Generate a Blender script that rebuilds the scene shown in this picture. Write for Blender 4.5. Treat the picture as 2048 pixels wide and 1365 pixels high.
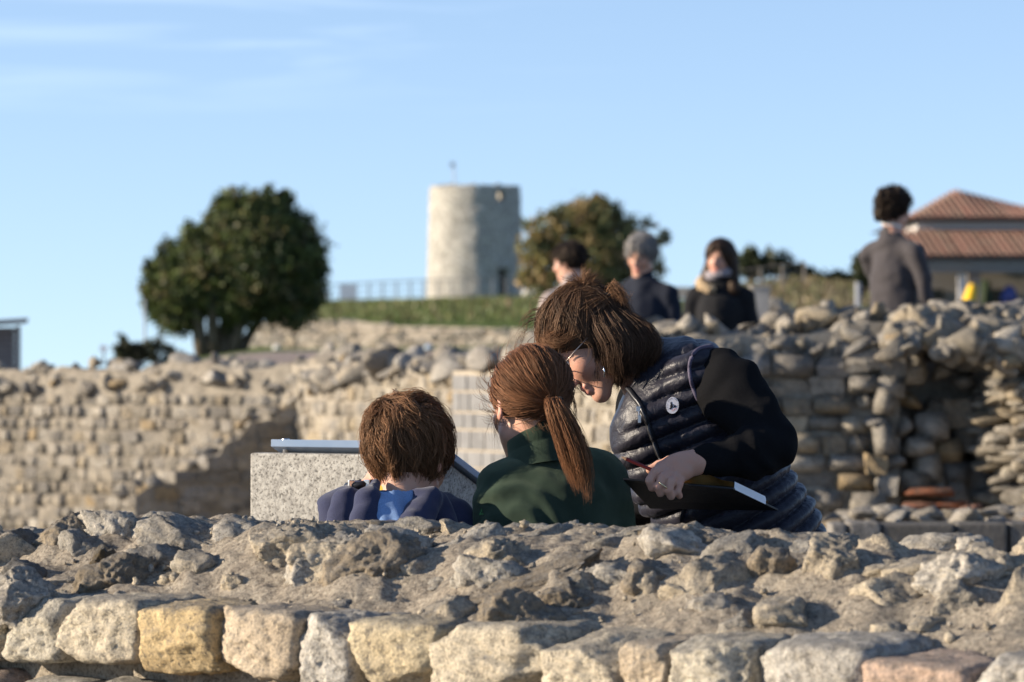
import bpy, bmesh, math, random
import numpy as np
from mathutils import Vector, Matrix, Euler, noise
from mathutils.bvhtree import BVHTree

for _o in list(bpy.data.objects):
    bpy.data.objects.remove(_o)
random.seed(7)
RNG = np.random.default_rng(7)
scene = bpy.context.scene
COL = scene.collection

# ------------------------------------------------------------------ camera
CAM_Z = 1.35          # eye height above the excavation floor
FOCAL, SENSOR = 130.0, 36.0
PXF = FOCAL / SENSOR * 2048.0      # photo pixels per unit of tangent
HORIZON = 730.0
cam_data = bpy.data.cameras.new('camera')
cam = bpy.data.objects.new('camera', cam_data)
COL.objects.link(cam)
cam.location = (0, 0, CAM_Z)
cam.rotation_euler = (math.radians(90), 0, 0)
cam_data.lens = FOCAL
cam_data.sensor_width = SENSOR
cam_data.sensor_fit = 'HORIZONTAL'
cam_data.shift_y = (HORIZON - 682.5) / 2048.0
cam_data.clip_start = 0.1
cam_data.clip_end = 6000
cam_data.dof.use_dof = True
cam_data.dof.focus_distance = 7.12
cam_data.dof.aperture_fstop = 7.6
scene.camera = cam

# ------------------------------------------------------------------ light
SUN_EL = math.radians(17.0)
SUN_AZ = math.radians(-93.0)       # from +Y towards +X; -90 is exactly left of the view
to_sun = Vector((math.sin(SUN_AZ) * math.cos(SUN_EL), math.cos(SUN_AZ) * math.cos(SUN_EL), math.sin(SUN_EL)))
sun_data = bpy.data.lights.new('sun', 'SUN')
sun_data.energy = 5.0
sun_data.angle = math.radians(0.5)
sun_data.color = (1.0, 0.86, 0.68)
sun = bpy.data.objects.new('sun', sun_data)
sun.rotation_euler = (-to_sun).to_track_quat('-Z', 'Y').to_euler()
sun.location = to_sun * 60
COL.objects.link(sun)

world = bpy.data.worlds.new('World')
scene.world = world
world.use_nodes = True
wn = world.node_tree
wn.nodes.clear()
w_out = wn.nodes.new('ShaderNodeOutputWorld')
w_bg = wn.nodes.new('ShaderNodeBackground')
w_sky = wn.nodes.new('ShaderNodeTexSky')
w_sky.sky_type = 'NISHITA'
w_sky.sun_disc = False
w_sky.sun_elevation = SUN_EL
w_sky.sun_rotation = SUN_AZ
w_sky.altitude = 0
w_sky.air_density = 1.0
w_sky.dust_density = 0.05
w_sky.ozone_density = 1.0
w_bg.inputs['Strength'].default_value = 0.108
# clear-air tint over the whole sky, and thin high cirrus
w_tint = wn.nodes.new('ShaderNodeMix'); w_tint.data_type = 'RGBA'; w_tint.blend_type = 'MULTIPLY'
w_tint.inputs[0].default_value = 1.0
w_tint.inputs[7].default_value = (0.98, 0.985, 1.11, 1)
wn.links.new(w_sky.outputs[0], w_tint.inputs[6])
w_tc = wn.nodes.new('ShaderNodeTexCoord')
w_sep = wn.nodes.new('ShaderNodeSeparateXYZ')
wn.links.new(w_tc.outputs['Generated'], w_sep.inputs[0])
w_lift = wn.nodes.new('ShaderNodeVectorMath'); w_lift.operation = 'ADD'; w_lift.inputs[1].default_value = (0, 0, 0.115)   # very clear air: little yellowing at the horizon
wn.links.new(w_tc.outputs['Generated'], w_lift.inputs[0]); wn.links.new(w_lift.outputs[0], w_sky.inputs['Vector'])
w_map = wn.nodes.new('ShaderNodeMapping')
w_map.inputs['Scale'].default_value = (9.0, 9.0, 120.0)
w_map.inputs['Rotation'].default_value = (0, math.radians(1.2), 0)
wn.links.new(w_tc.outputs['Generated'], w_map.inputs[0])
w_no = wn.nodes.new('ShaderNodeTexNoise')
w_no.inputs['Scale'].default_value = 1.0
w_no.inputs['Detail'].default_value = 5
w_no.inputs['Distortion'].default_value = 0.6
wn.links.new(w_map.outputs[0], w_no.inputs['Vector'])
w_rp = wn.nodes.new('ShaderNodeValToRGB')
w_rp.color_ramp.elements[0].position = 0.50
w_rp.color_ramp.elements[1].position = 0.80
wn.links.new(w_no.outputs['Fac'], w_rp.inputs[0])
w_el = wn.nodes.new('ShaderNodeMapRange'); w_el.interpolation_type = 'SMOOTHSTEP'
w_el.inputs['From Min'].default_value = 0.055; w_el.inputs['From Max'].default_value = 0.095
wn.links.new(w_sep.outputs['Z'], w_el.inputs['Value'])
w_ax = wn.nodes.new('ShaderNodeMapRange'); w_ax.interpolation_type = 'SMOOTHSTEP'
w_ax.inputs['From Min'].default_value = 0.05; w_ax.inputs['From Max'].default_value = -0.08
wn.links.new(w_sep.outputs['X'], w_ax.inputs['Value'])
w_m1 = wn.nodes.new('ShaderNodeMath'); w_m1.operation = 'MULTIPLY'
wn.links.new(w_rp.outputs[0], w_m1.inputs[0]); wn.links.new(w_el.outputs[0], w_m1.inputs[1])
w_m2 = wn.nodes.new('ShaderNodeMath'); w_m2.operation = 'MULTIPLY'
wn.links.new(w_m1.outputs[0], w_m2.inputs[0]); wn.links.new(w_ax.outputs[0], w_m2.inputs[1])
w_m3 = wn.nodes.new('ShaderNodeMath'); w_m3.operation = 'MULTIPLY'; w_m3.inputs[1].default_value = 0.26
wn.links.new(w_m2.outputs[0], w_m3.inputs[0])
w_cl = wn.nodes.new('ShaderNodeMix'); w_cl.data_type = 'RGBA'
w_cl.inputs[7].default_value = (7.0, 7.8, 9.0, 1)
wn.links.new(w_m3.outputs[0], w_cl.inputs[0]); wn.links.new(w_tint.outputs[2], w_cl.inputs[6])
wn.links.new(w_cl.outputs[2], w_bg.inputs['Color'])
wn.links.new(w_bg.outputs[0], w_out.inputs['Surface'])

scene.view_settings.view_transform = 'Standard'
scene.view_settings.look = 'None'
scene.view_settings.exposure = 1.0
scene.view_settings.gamma = 1.0
scene.view_settings.use_curve_mapping = False
scene.render.engine = 'CYCLES'
scene.cycles.use_denoising = True
scene.cycles.max_bounces = 6
scene.cycles.transparent_max_bounces = 8

# ------------------------------------------------------------------ helpers
def P(px, py, d):
    """a point of the place at photo pixel (px, py) and distance d"""
    return Vector(((px - 1024.0) / PXF * d, d, CAM_Z - (py - HORIZON) / PXF * d))

def PN(px, py, d):
    return np.array(P(px, py, d))

def nrm(v):
    v = np.asarray(v, float)
    return v / max(1e-9, np.linalg.norm(v))

def tag(o, label=None, cat=None, group=None, kind=None):
    if label: o['label'] = label
    if cat: o['category'] = cat
    if group: o['group'] = group
    if kind: o['kind'] = kind
    return o

def empty(name, loc, rz=0.0):
    o = bpy.data.objects.new(name, None)
    o.empty_display_size = 0.2
    COL.objects.link(o)
    o.location = loc
    o.rotation_euler = (0, 0, rz)
    return o

def link(name, mesh, parent=None, world_coords=True):
    """link one mesh object; with a parent, keep the mesh's world coordinates"""
    o = bpy.data.objects.new(name, mesh)
    COL.objects.link(o)
    if parent is not None:
        o.parent = parent
        if world_coords:
            o.matrix_parent_inverse = parent_world(parent).inverted()
    return o

def parent_world(o):
    if o.parent is None: return o.matrix_basis.copy()
    return parent_world(o.parent) @ o.matrix_parent_inverse @ o.matrix_basis

def mesh_from(name, verts, faces, mat=None, smooth=True, cols=None):
    me = bpy.data.meshes.new(name)
    v = np.asarray(verts, dtype=np.float32)
    if isinstance(faces, np.ndarray) and faces.ndim == 2:
        n, k = faces.shape
        me.vertices.add(len(v)); me.vertices.foreach_set('co', v.ravel())
        me.loops.add(n * k); me.loops.foreach_set('vertex_index', faces.astype(np.int32).ravel())
        me.polygons.add(n)
        me.polygons.foreach_set('loop_start', np.arange(0, n * k, k, dtype=np.int32))
        me.update(calc_edges=True)
    else:
        me.from_pydata([tuple(map(float, q)) for q in v], [], [tuple(map(int, f)) for f in faces])
        me.update()
    if smooth and len(me.polygons):
        me.polygons.foreach_set('use_smooth', np.ones(len(me.polygons), dtype=bool))
    if cols is not None:
        a = me.attributes.new('Col', 'FLOAT_COLOR', 'POINT')
        c = np.ones((len(v), 4), np.float32); c[:, :3] = np.asarray(cols)[:, :3]
        a.data.foreach_set('color', c.ravel())
    if mat is not None:
        me.materials.append(mat)
    return me

class MB:
    """collects boxes, tubes and prisms into one mesh"""
    def __init__(self): self.v = []; self.f = []
    def add(self, vs, fs):
        b = len(self.v)
        self.v += [tuple(map(float, q)) for q in vs]
        self.f += [tuple(i + b for i in f) for f in fs]
    def box(self, c, s, rz=0.0, M=None):
        hx, hy, hz = s[0] / 2, s[1] / 2, s[2] / 2
        pts = [Vector((x, y, z)) for x in (-hx, hx) for y in (-hy, hy) for z in (-hz, hz)]
        R = M if M is not None else Matrix.Rotation(rz, 3, 'Z')
        c = Vector(c)
        self.add([c + R @ p for p in pts], [(0,1,3,2),(4,6,7,5),(0,4,5,1),(2,3,7,6),(0,2,6,4),(1,5,7,3)])
    def tube(self, pts, r, n=8, caps=True):
        pts = [Vector(p) for p in pts]
        rs = r if isinstance(r, (list, tuple)) else [r] * len(pts)
        vs, fs = [], []
        ref = Vector((0.31, 0.23, 0.92))
        for i, p in enumerate(pts):
            t = (pts[min(i + 1, len(pts) - 1)] - pts[max(i - 1, 0)]).normalized()
            if abs(t.dot(ref)) > 0.95: ref = Vector((0.9, 0.3, 0.1))
            a = t.cross(ref).normalized(); b = t.cross(a)
            for k in range(n):
                q = 2 * math.pi * k / n
                vs.append(p + (a * math.cos(q) + b * math.sin(q)) * rs[i])
        for i in range(len(pts) - 1):
            for k in range(n):
                k2 = (k + 1) % n
                fs.append((i * n + k, i * n + k2, (i + 1) * n + k2, (i + 1) * n + k))
        if caps:
            fs.append(tuple(range(n))[::-1]); fs.append(tuple((len(pts) - 1) * n + k for k in range(n)))
        self.add(vs, fs)
    def build(self, name, mat, parent=None, smooth=False, bevel=0.0):
        me = mesh_from(name, self.v, self.f, mat, smooth)
        bm = bmesh.new(); bm.from_mesh(me)
        bmesh.ops.recalc_face_normals(bm, faces=bm.faces)
        if bevel > 0:
            bmesh.ops.bevel(bm, geom=list(bm.edges), offset=bevel, segments=2, affect='EDGES', profile=0.7)
        bm.to_mesh(me); bm.free()
        return link(name, me, parent)

# ------------------------------------------------------------------ materials
class NT:
    def __init__(self, name):
        self.m = bpy.data.materials.new(name); self.m.use_nodes = True
        self.t = self.m.node_tree; self.b = self.t.nodes['Principled BSDF']
    def n(self, typ, **kw):
        x = self.t.nodes.new(typ)
        for k, v in kw.items(): setattr(x, k, v)
        return x
    def l(self, a, b): self.t.links.new(a, b)
    def noise(self, vec, scale, detail=4, rough=0.6, dist=0.0):
        x = self.n('ShaderNodeTexNoise'); x.inputs['Scale'].default_value = scale
        x.inputs['Detail'].default_value = detail; x.inputs['Roughness'].default_value = rough
        x.inputs['Distortion'].default_value = dist
        if vec is not None: self.l(vec, x.inputs['Vector'])
        return x.outputs['Fac']
    def ramp(self, fac, stops):
        x = self.n('ShaderNodeValToRGB'); e = x.color_ramp.elements
        while len(e) < len(stops): e.new(0.5)
        for i, (p, c) in enumerate(stops):
            e[i].position = p
            e[i].color = (c, c, c, 1) if isinstance(c, (int, float)) else (c[0], c[1], c[2], 1)
        self.l(fac, x.inputs[0]); return x.outputs[0]
    def mix(self, fac, a, b, mode='MIX'):
        x = self.n('ShaderNodeMix', data_type='RGBA', blend_type=mode)
        for sock, val in ((x.inputs[0], fac), (x.inputs[6], a), (x.inputs[7], b)):
            if isinstance(val, bpy.types.NodeSocket): self.l(val, sock)
            elif isinstance(val, (int, float)): sock.default_value = val if sock == x.inputs[0] else (val, val, val, 1)
            else: sock.default_value = (val[0], val[1], val[2], 1)
        return x.outputs[2]
    def math(self, op, a, b=0.0, clamp=False):
        x = self.n('ShaderNodeMath', operation=op); x.use_clamp = clamp
        for i, v in enumerate((a, b)):
            if isinstance(v, bpy.types.NodeSocket): self.l(v, x.inputs[i])
            else: x.inputs[i].default_value = v
        return x.outputs[0]
    def bump(self, h, strength=0.5, dist=0.01, normal=None):
        x = self.n('ShaderNodeBump'); x.inputs['Strength'].default_value = strength
        x.inputs['Distance'].default_value = dist; self.l(h, x.inputs['Height'])
        if normal is not None: self.l(normal, x.inputs['Normal'])
        return x.outputs[0]
    def set(self, **kw):
        for k, v in kw.items():
            s = self.b.inputs[k.replace('_', ' ')]
            if isinstance(v, bpy.types.NodeSocket): self.l(v, s)
            elif isinstance(v, tuple): s.default_value = (v[0], v[1], v[2], 1) if len(s.default_value) == 4 else v
            else: s.default_value = v
        return self
    def objvec(self, jitter=True):
        tc = self.n('ShaderNodeTexCoord')
        if not jitter: return tc.outputs['Object']
        oi = self.n('ShaderNodeObjectInfo')
        mul = self.math('MULTIPLY', oi.outputs['Random'], 40.0)
        add = self.n('ShaderNodeVectorMath', operation='ADD')
        self.l(tc.outputs['Object'], add.inputs[0]); self.l(mul, add.inputs[1])
        return add.outputs[0]
    def worldvec(self):
        return self.n('ShaderNodeNewGeometry').outputs['Position']
    def up(self):
        g = self.n('ShaderNodeNewGeometry'); s = self.n('ShaderNodeSeparateXYZ')
        self.l(g.outputs['Normal'], s.inputs[0]); return s.outputs['Z']
    def col(self):
        a = self.n('ShaderNodeAttribute', attribute_name='Col'); return a.outputs['Color']
    def objcol(self):
        return self.n('ShaderNodeObjectInfo').outputs['Color']

def plain(name, col, rough=0.7, spec=0.3, metal=0.0, bump=None, var=0.0, vscale=20):
    m = NT(name)
    c = col
    if var > 0:
        f = m.noise(m.worldvec(), vscale, 5, 0.65)
        lo = tuple(x * (1 - var) for x in col); hi = tuple(min(1, x * (1 + var)) for x in col)
        c = m.ramp(f, [(0.3, lo), (0.7, hi)])
    m.set(Base_Color=c, Roughness=rough, Specular_IOR_Level=spec, Metallic=metal)
    if bump:
        m.set(Normal=m.bump(m.noise(m.worldvec(), bump[0], 5, 0.7), bump[1], bump[2]))
    return m.m

def stone_material(name, fine=1.0, lichen=0.6, use_attr=False):
    """limestone: per-stone colour (object colour), mottling, pits, grey crust and dark lichen on upper sides"""
    m = NT(name)
    v = m.worldvec()
    base = m.col() if use_attr else m.objcol()
    n1 = m.noise(v, 9 * fine, 5, 0.6)
    n2 = m.noise(v, 42 * fine, 6, 0.72)
    n3 = m.noise(v, 160 * fine, 4, 0.75)
    c = m.mix(m.ramp(n1, [(0.35, 0.0), (0.7, 1.0)]), base, m.mix(1.0, base, (0.72, 0.70, 0.68), 'MULTIPLY'))
    c = m.mix(m.ramp(n2, [(0.34, 0.85), (0.5, 0.14), (0.75, 0.0)]), c, (0.10, 0.092, 0.08))
    c = m.mix(m.ramp(n3, [(0.52, 0.0), (0.68, 0.6)]), c, m.mix(1.0, base, (1.4, 1.33, 1.2), 'MULTIPLY'))
    c = m.mix(m.ramp(n3, [(0.30, 0.8), (0.46, 0.0)]), c, (0.085, 0.078, 0.068))
    # grey weathering crust and lichens on the weathered (upper) sides
    up = m.up()
    ln = m.noise(v, 24 * fine, 6, 0.7)
    k = m.math('ADD', m.math('MULTIPLY', up, 0.55), m.math('MULTIPLY', m.math('SUBTRACT', ln, 0.5), 1.6))
    lm = m.ramp(k, [(0.12, 0.0), (0.55, lichen)])
    crust = m.ramp(m.noise(v, 70 * fine, 5, 0.75), [(0.32, (0.035, 0.034, 0.033)), (0.5, (0.12, 0.115, 0.105)), (0.68, (0.27, 0.265, 0.25))])
    c = m.mix(lm, c, crust)
    h = m.math('ADD', m.math('MULTIPLY', n2, 0.7), m.math('MULTIPLY', n3, 0.35))
    m.set(Base_Color=c, Roughness=0.92, Specular_IOR_Level=0.15, Normal=m.bump(h, 0.9, 0.018 / fine))
    return m.m
# ------------------------------------------------------------------ stones
def vnoise(co, scale, seed=0.0, octaves=3):
    out = np.empty(len(co))
    off = Vector((seed * 1.7, seed * 2.3, seed * 0.9))
    for i, c in enumerate(co):
        out[i] = noise.fractal(Vector(c) * scale + off, 0.9, 2.1, octaves, noise_basis='PERLIN_ORIGINAL')
    return out

def ico(sub):
    bm = bmesh.new(); bmesh.ops.create_icosphere(bm, subdivisions=sub, radius=1.0)
    v = np.array([q.co[:] for q in bm.verts]); f = np.array([[q.index for q in p.verts] for p in bm.faces])
    bm.free(); return v, f
_ICO = {k: ico(k) for k in (1, 2, 3, 4, 5)}

def rock(seed, sub=4, planes=9, rough=0.06, fine=0.02, boxy=0.0, dims=(1, 1, 1), hcut=(0.55, 0.86)):
    """a broken stone: a sphere cut by random planes, then roughened; unit half-size"""
    r = np.random.default_rng(seed)
    v, f = _ICO[sub]; v = v.copy()
    p = 3.5 + boxy * 6
    if boxy > 0:
        q = np.abs(v) ** p
        v = v / (q.sum(1) ** (1 / p))[:, None]
    if planes:
        for _ in range(planes):
            n = nrm(r.normal(size=3)); h = r.uniform(*hcut) if boxy < 0.4 else r.uniform(0.98, 1.22)
            d = v @ n - h
            v -= np.where(d > 0, d, 0)[:, None] * n * 0.93
    n = v / np.linalg.norm(v, axis=1)[:, None]
    a = vnoise(v * np.array(dims), 1.7, seed % 97, 3) * rough * 2.2
    if fine > 0: a = a + vnoise(v * np.array(dims), 7.0, seed % 89 + 3, 4) * fine * 2
    return v + n * a[:, None], f

def small_stone_mesh(name, seed, mat, p=9.0, smooth=False, jit=.075, bulge=1.0):
    """48-triangle rounded block for the far walls, unit size"""
    r = np.random.default_rng(seed)
    bm = bmesh.new(); bmesh.ops.create_cube(bm, size=1.0)
    bmesh.ops.subdivide_edges(bm, edges=list(bm.edges), cuts=1, use_grid_fill=True)
    v = np.array([q.co[:] for q in bm.verts])
    s = np.abs(v * 2)
    rad = (s ** p).sum(1) ** (1 / p)
    v = v / np.maximum(rad, 1e-6)[:, None] * np.where(rad > 0, 1, 0)[:, None]
    v[(s > .5).sum(1) == 1] *= bulge
    v = v + r.uniform(-jit, jit, v.shape)
    for q, c in zip(bm.verts, v): q.co = Vector(c)
    me = bpy.data.meshes.new(name); bm.to_mesh(me); bm.free()
    if smooth: me.polygons.foreach_set('use_smooth', np.ones(len(me.polygons), dtype=bool))
    me.materials.append(mat); return me

STONE_COLS = [(0.40, 0.34, 0.245), (0.36, 0.31, 0.235), (0.33, 0.295, 0.24), (0.42, 0.37, 0.29),
              (0.29, 0.265, 0.225), (0.40, 0.32, 0.20), (0.45, 0.40, 0.315), (0.31, 0.27, 0.20)]
def stone_col(r, grey=0.0):
    c = np.array(STONE_COLS[r.integers(len(STONE_COLS))]) * r.uniform(0.68, 1.25)
    g = c.mean() * np.array([0.96, 0.96, 0.97])
    c = c * (1 - grey) + g * grey
    c = (c * .8 + c.mean() * np.array([1.0, .985, .95]) * .2) * 1.1
    if r.random() < 0.02: c = np.array([0.42, 0.32, 0.19])
    return (float(c[0]), float(c[1]), float(c[2]), 1.0)

class StoneWall:
    """a wall as one thing: a core of mortar and its stones as parts (300 as objects, the rest joined)"""
    def __init__(self, label, base_loc, meshes, stuff_mat, group=None, name='ruined_wall'):
        self.root = empty(name, base_loc); tag(self.root, label, 'wall', group)
        self.st = []; self.meshes = meshes; self.stuff_mat = stuff_mat
    def stone(self, loc, scale, rot, col, mesh=None, pri=0.0):
        self.st.append((loc, scale, rot, col, mesh, pri))
    def finish(self, limit=290):
        r = random.Random(len(self.st))
        st = sorted(self.st, key=lambda s: -(s[1][0] * s[1][2] + s[5]))
        inv = parent_world(self.root).inverted()
        for loc, sc, rot, col, mesh, _ in st[:limit]:
            o = bpy.data.objects.new('stone', mesh or r.choice(self.meshes))
            COL.objects.link(o); o.parent = self.root; o.matrix_parent_inverse = inv
            o.location = loc; o.scale = sc; o.rotation_euler = rot; o.color = col
        rest = st[limit:]
        if rest:
            V, F, C, b = [], [], [], 0
            for loc, sc, rot, col, mesh, _ in rest:
                me = mesh or r.choice(self.meshes)
                M = Matrix.LocRotScale(Vector(loc), Euler(rot), Vector(sc))
                for q in me.vertices: V.append((M @ q.co)[:]); C.append(col[:3])
                for p in me.polygons: F.append(tuple(i + b for i in p.vertices))
                b += len(me.vertices)
            me = mesh_from('small_stones', V, F, self.stuff_mat, True, C)
            o = link('small_stones', me, self.root); o['kind'] = 'stuff'

def core_prism(name, pts_top, z0, back, mat, parent, res=0.12, amp=0.03, seed=1):
    """mortar core: face polyline with heights pts_top = [(x, y, ztop)...], extruded by vector back, roughened"""
    V, F = [], []
    pts = []
    for a, b in zip(pts_top[:-1], pts_top[1:]):
        a, b = np.array(a), np.array(b)
        n = max(1, int(np.linalg.norm((b - a)[:2]) / res))
        for i in range(n): pts.append(a + (b - a) * i / n)
    pts.append(np.array(pts_top[-1], float))
    nz = 10; nb = 6
    back = np.array(back, float)
    rows = []
    for k in range(nz + 1):
        rows.append([np.array([p[0], p[1], z0 + (p[2] - z0) * k / nz]) for p in pts])
    for k in range(1, nb + 1):
        rows.append([np.array([p[0] + back[0] * k / nb, p[1] + back[1] * k / nb, p[2]]) for p in pts])
    rows.append([np.array([p[0] + back[0], p[1] + back[1], z0]) for p in pts])
    n = len(pts)
    arr = np.array(rows)
    flat = arr.reshape(-1, 3)
    for i in range(len(flat)):
        d = noise.fractal(Vector(flat[i]) * 5 + Vector((seed, 0, 0)), 1.0, 2.0, 3) * amp
        flat[i] += np.array([0, -d * 0.6, d])
    f = []
    for k in range(len(rows) - 1):
        for i in range(n - 1):
            f.append((k * n + i, k * n + i + 1, (k + 1) * n + i + 1, (k + 1) * n + i))
    m = len(rows)
    f.append(tuple(k * n for k in range(m))[::-1]); f.append(tuple(k * n + n - 1 for k in range(m)))
    me = mesh_from(name, flat, f, mat, False)
    return link(name, me, parent)

# ------------------------------------------------------------------ signed-distance modelling
class Field:
    def __init__(self, xs, ys, zs):
        self.ax = [np.asarray(a, np.float32) for a in (xs, ys, zs)]
        self.D = np.full([len(a) for a in self.ax], 1.0, np.float32)
    def _sub(self, lo, hi):
        sl, gr = [], []
        for a, l, h in zip(self.ax, lo, hi):
            i0 = max(0, int(np.searchsorted(a, l)) - 1); i1 = min(len(a), int(np.searchsorted(a, h)) + 1)
            sl.append(slice(i0, i1)); gr.append(a[i0:i1])
        return tuple(sl), gr
    def _join(self, sl, d, k, sub):
        D = self.D[sl]
        if sub:
            nd = -d
            h = np.clip(0.5 - 0.5 * (nd - D) / k, 0, 1) if k > 0 else None
            self.D[sl] = np.maximum(D, nd) if k <= 0 else D * (h) + nd * (1 - h) + k * h * (1 - h)
        elif k <= 0: self.D[sl] = np.minimum(D, d)
        else:
            h = np.clip(0.5 + 0.5 * (d - D) / k, 0, 1)
            self.D[sl] = d * (1 - h) + D * h - k * h * (1 - h)
    def cap(self, a, b, ra, rb, k=0.01, side=None, ratio=1.0, sub=False):
        a = np.asarray(a, np.float32); b = np.asarray(b, np.float32)
        m = max(ra, rb) * max(1.0, ratio) + k + 0.02
        sl, (x, y, z) = self._sub(np.minimum(a, b) - m, np.maximum(a, b) + m)
        if min(len(x), len(y), len(z)) == 0: return self
        px = x[:, None, None] - a[0]; py = y[None, :, None] - a[1]; pz = z[None, None, :] - a[2]
        ab = b - a; L2 = float(ab @ ab) + 1e-12
        t = np.clip((px * ab[0] + py * ab[1] + pz * ab[2]) / L2, 0, 1)
        vx = px - t * ab[0]; vy = py - t * ab[1]; vz = pz - t * ab[2]
        if side is not None:
            s = nrm(side).astype(np.float32)
            c = (vx * s[0] + vy * s[1] + vz * s[2]) * (1.0 / ratio - 1.0)
            vx = vx + s[0] * c; vy = vy + s[1] * c; vz = vz + s[2] * c
        d = np.sqrt(vx * vx + vy * vy + vz * vz) - (ra + (rb - ra) * t)
        self._join(sl, d.astype(np.float32), k, sub); return self
    def ell(self, c, r, R=None, k=0.01, sub=False):
        """ellipsoid; rows of R are its axes"""
        c = np.asarray(c, np.float32); r = np.asarray(r, np.float32)
        m = float(r.max()) + k + 0.02
        sl, (x, y, z) = self._sub(c - m, c + m)
        if min(len(x), len(y), len(z)) == 0: return self
        px = x[:, None, None] - c[0]; py = y[None, :, None] - c[1]; pz = z[None, None, :] - c[2]
        R = np.eye(3) if R is None else np.asarray(R)
        q = [(px * R[i][0] + py * R[i][1] + pz * R[i][2]) / r[i] for i in range(3)]
        k0 = np.sqrt(q[0] ** 2 + q[1] ** 2 + q[2] ** 2)
        k1 = np.sqrt((q[0] / r[0]) ** 2 + (q[1] / r[1]) ** 2 + (q[2] / r[2]) ** 2) + 1e-6
        d = k0 * (k0 - 1) / k1
        self._join(sl, d.astype(np.float32), k, sub); return self
    def cut(self, p, n, k=0.0):
        """remove everything on the +n side of the plane"""
        p = np.asarray(p, np.float32); n = nrm(n).astype(np.float32)
        x, y, z = self.ax
        d = (x[:, None, None] - p[0]) * n[0] + (y[None, :, None] - p[1]) * n[1] + (z[None, None, :] - p[2]) * n[2]
        self.D = np.maximum(self.D, d); return self
    def mesh(self, smooth=2):
        f = self.D; ins = f < 0
        nx, ny, nz = f.shape
        cs = np.zeros((nx - 1, ny - 1, nz - 1), np.int8)
        for i in (0, 1):
            for j in (0, 1):
                for k in (0, 1):
                    cs += ins[i:nx - 1 + i, j:ny - 1 + j, k:nz - 1 + k]
        act = (cs > 0) & (cs < 8)
        I, J, K = np.nonzero(act)
        idx = np.full(act.shape, -1, np.int32); idx[I, J, K] = np.arange(len(I))
        acc = np.zeros((len(I), 3)); cnt = np.zeros(len(I))
        corners = [(i, j, k) for i in (0, 1) for j in (0, 1) for k in (0, 1)]
        for a in corners:
            for ax in range(3):
                if a[ax]: continue
                b = list(a); b[ax] = 1
                fa = f[I + a[0], J + a[1], K + a[2]]; fb = f[I + b[0], J + b[1], K + b[2]]
                c = (fa < 0) != (fb < 0)
                t = np.where(c, fa / np.where(np.abs(fa - fb) < 1e-12, 1, fa - fb), 0)
                p = np.stack([I + a[0], J + a[1], K + a[2]], 1).astype(float)
                p[:, ax] += t
                acc[c] += p[c]; cnt[c] += 1
        acc /= np.maximum(cnt, 1)[:, None]
        V = np.stack([np.interp(acc[:, q], np.arange(len(self.ax[q])), self.ax[q]) for q in range(3)], 1)
        Q = []
        for ax in range(3):
            o1, o2 = [q for q in range(3) if q != ax]
            n = [nx, ny, nz]
            s0 = [slice(None)] * 3; s1 = [slice(None)] * 3
            s0[ax] = slice(0, n[ax] - 1); s1[ax] = slice(1, n[ax])
            for s in (s0, s1):
                s[o1] = slice(1, n[o1] - 1); s[o2] = slice(1, n[o2] - 1)
            A, B = ins[tuple(s0)], ins[tuple(s1)]
            X = np.argwhere(A != B)
            if len(X) == 0: continue
            flip = A[tuple(X.T)]
            X = X.copy(); X[:, o1] += 1; X[:, o2] += 1
            def cell(d1, d2):
                c = X.copy(); c[:, o1] -= d1; c[:, o2] -= d2
                return idx[c[:, 0], c[:, 1], c[:, 2]]
            q = np.stack([cell(1, 1), cell(0, 1), cell(0, 0), cell(1, 0)], 1)
            ok = (q >= 0).all(1); q = q[ok]; fl = flip[ok]
            nn = np.cross(V[q[:, 2]] - V[q[:, 0]], V[q[:, 3]] - V[q[:, 1]])[:, ax]
            bad = (nn > 0) != fl
            q[bad] = q[bad][:, ::-1]
            Q.append(q)
        Q = np.concatenate(Q)
        for _ in range(smooth): V = laplace(V, Q, 0.5)
        return V, Q

def laplace(V, Q, w):
    s = np.zeros_like(V); n = np.zeros(len(V))
    for a, b in ((0, 1), (1, 2), (2, 3), (3, 0)):
        np.add.at(s, Q[:, a], V[Q[:, b]]); np.add.at(n, Q[:, a], 1)
        np.add.at(s, Q[:, b], V[Q[:, a]]); np.add.at(n, Q[:, b], 1)
    return V * (1 - w) + s / np.maximum(n, 1)[:, None] * w

def vert_normals(V, Q):
    n = np.cross(V[Q[:, 2]] - V[Q[:, 0]], V[Q[:, 3]] - V[Q[:, 1]])
    out = np.zeros_like(V)
    for a in range(4): np.add.at(out, Q[:, a], n)
    return out / np.maximum(np.linalg.norm(out, axis=1), 1e-9)[:, None]

def axis(lo, hi, coarse, fines):
    """grid coordinates: coarse steps, with fine steps h inside each (l, h_, step) range"""
    out = [lo]
    while out[-1] < hi:
        x = out[-1]; st = coarse
        for l, h, s in fines:
            if l - coarse <= x <= h: st = min(st, s)
        out.append(x + st)
    return np.array(out)

def sm_noise(V, scale, seed=0, oct=2):
    off = Vector((seed * 3.1, seed * 1.3, seed * 2.7))
    return np.array([noise.fractal(Vector(q) * scale + off, 1.0, 2.0, oct) for q in V])

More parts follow.
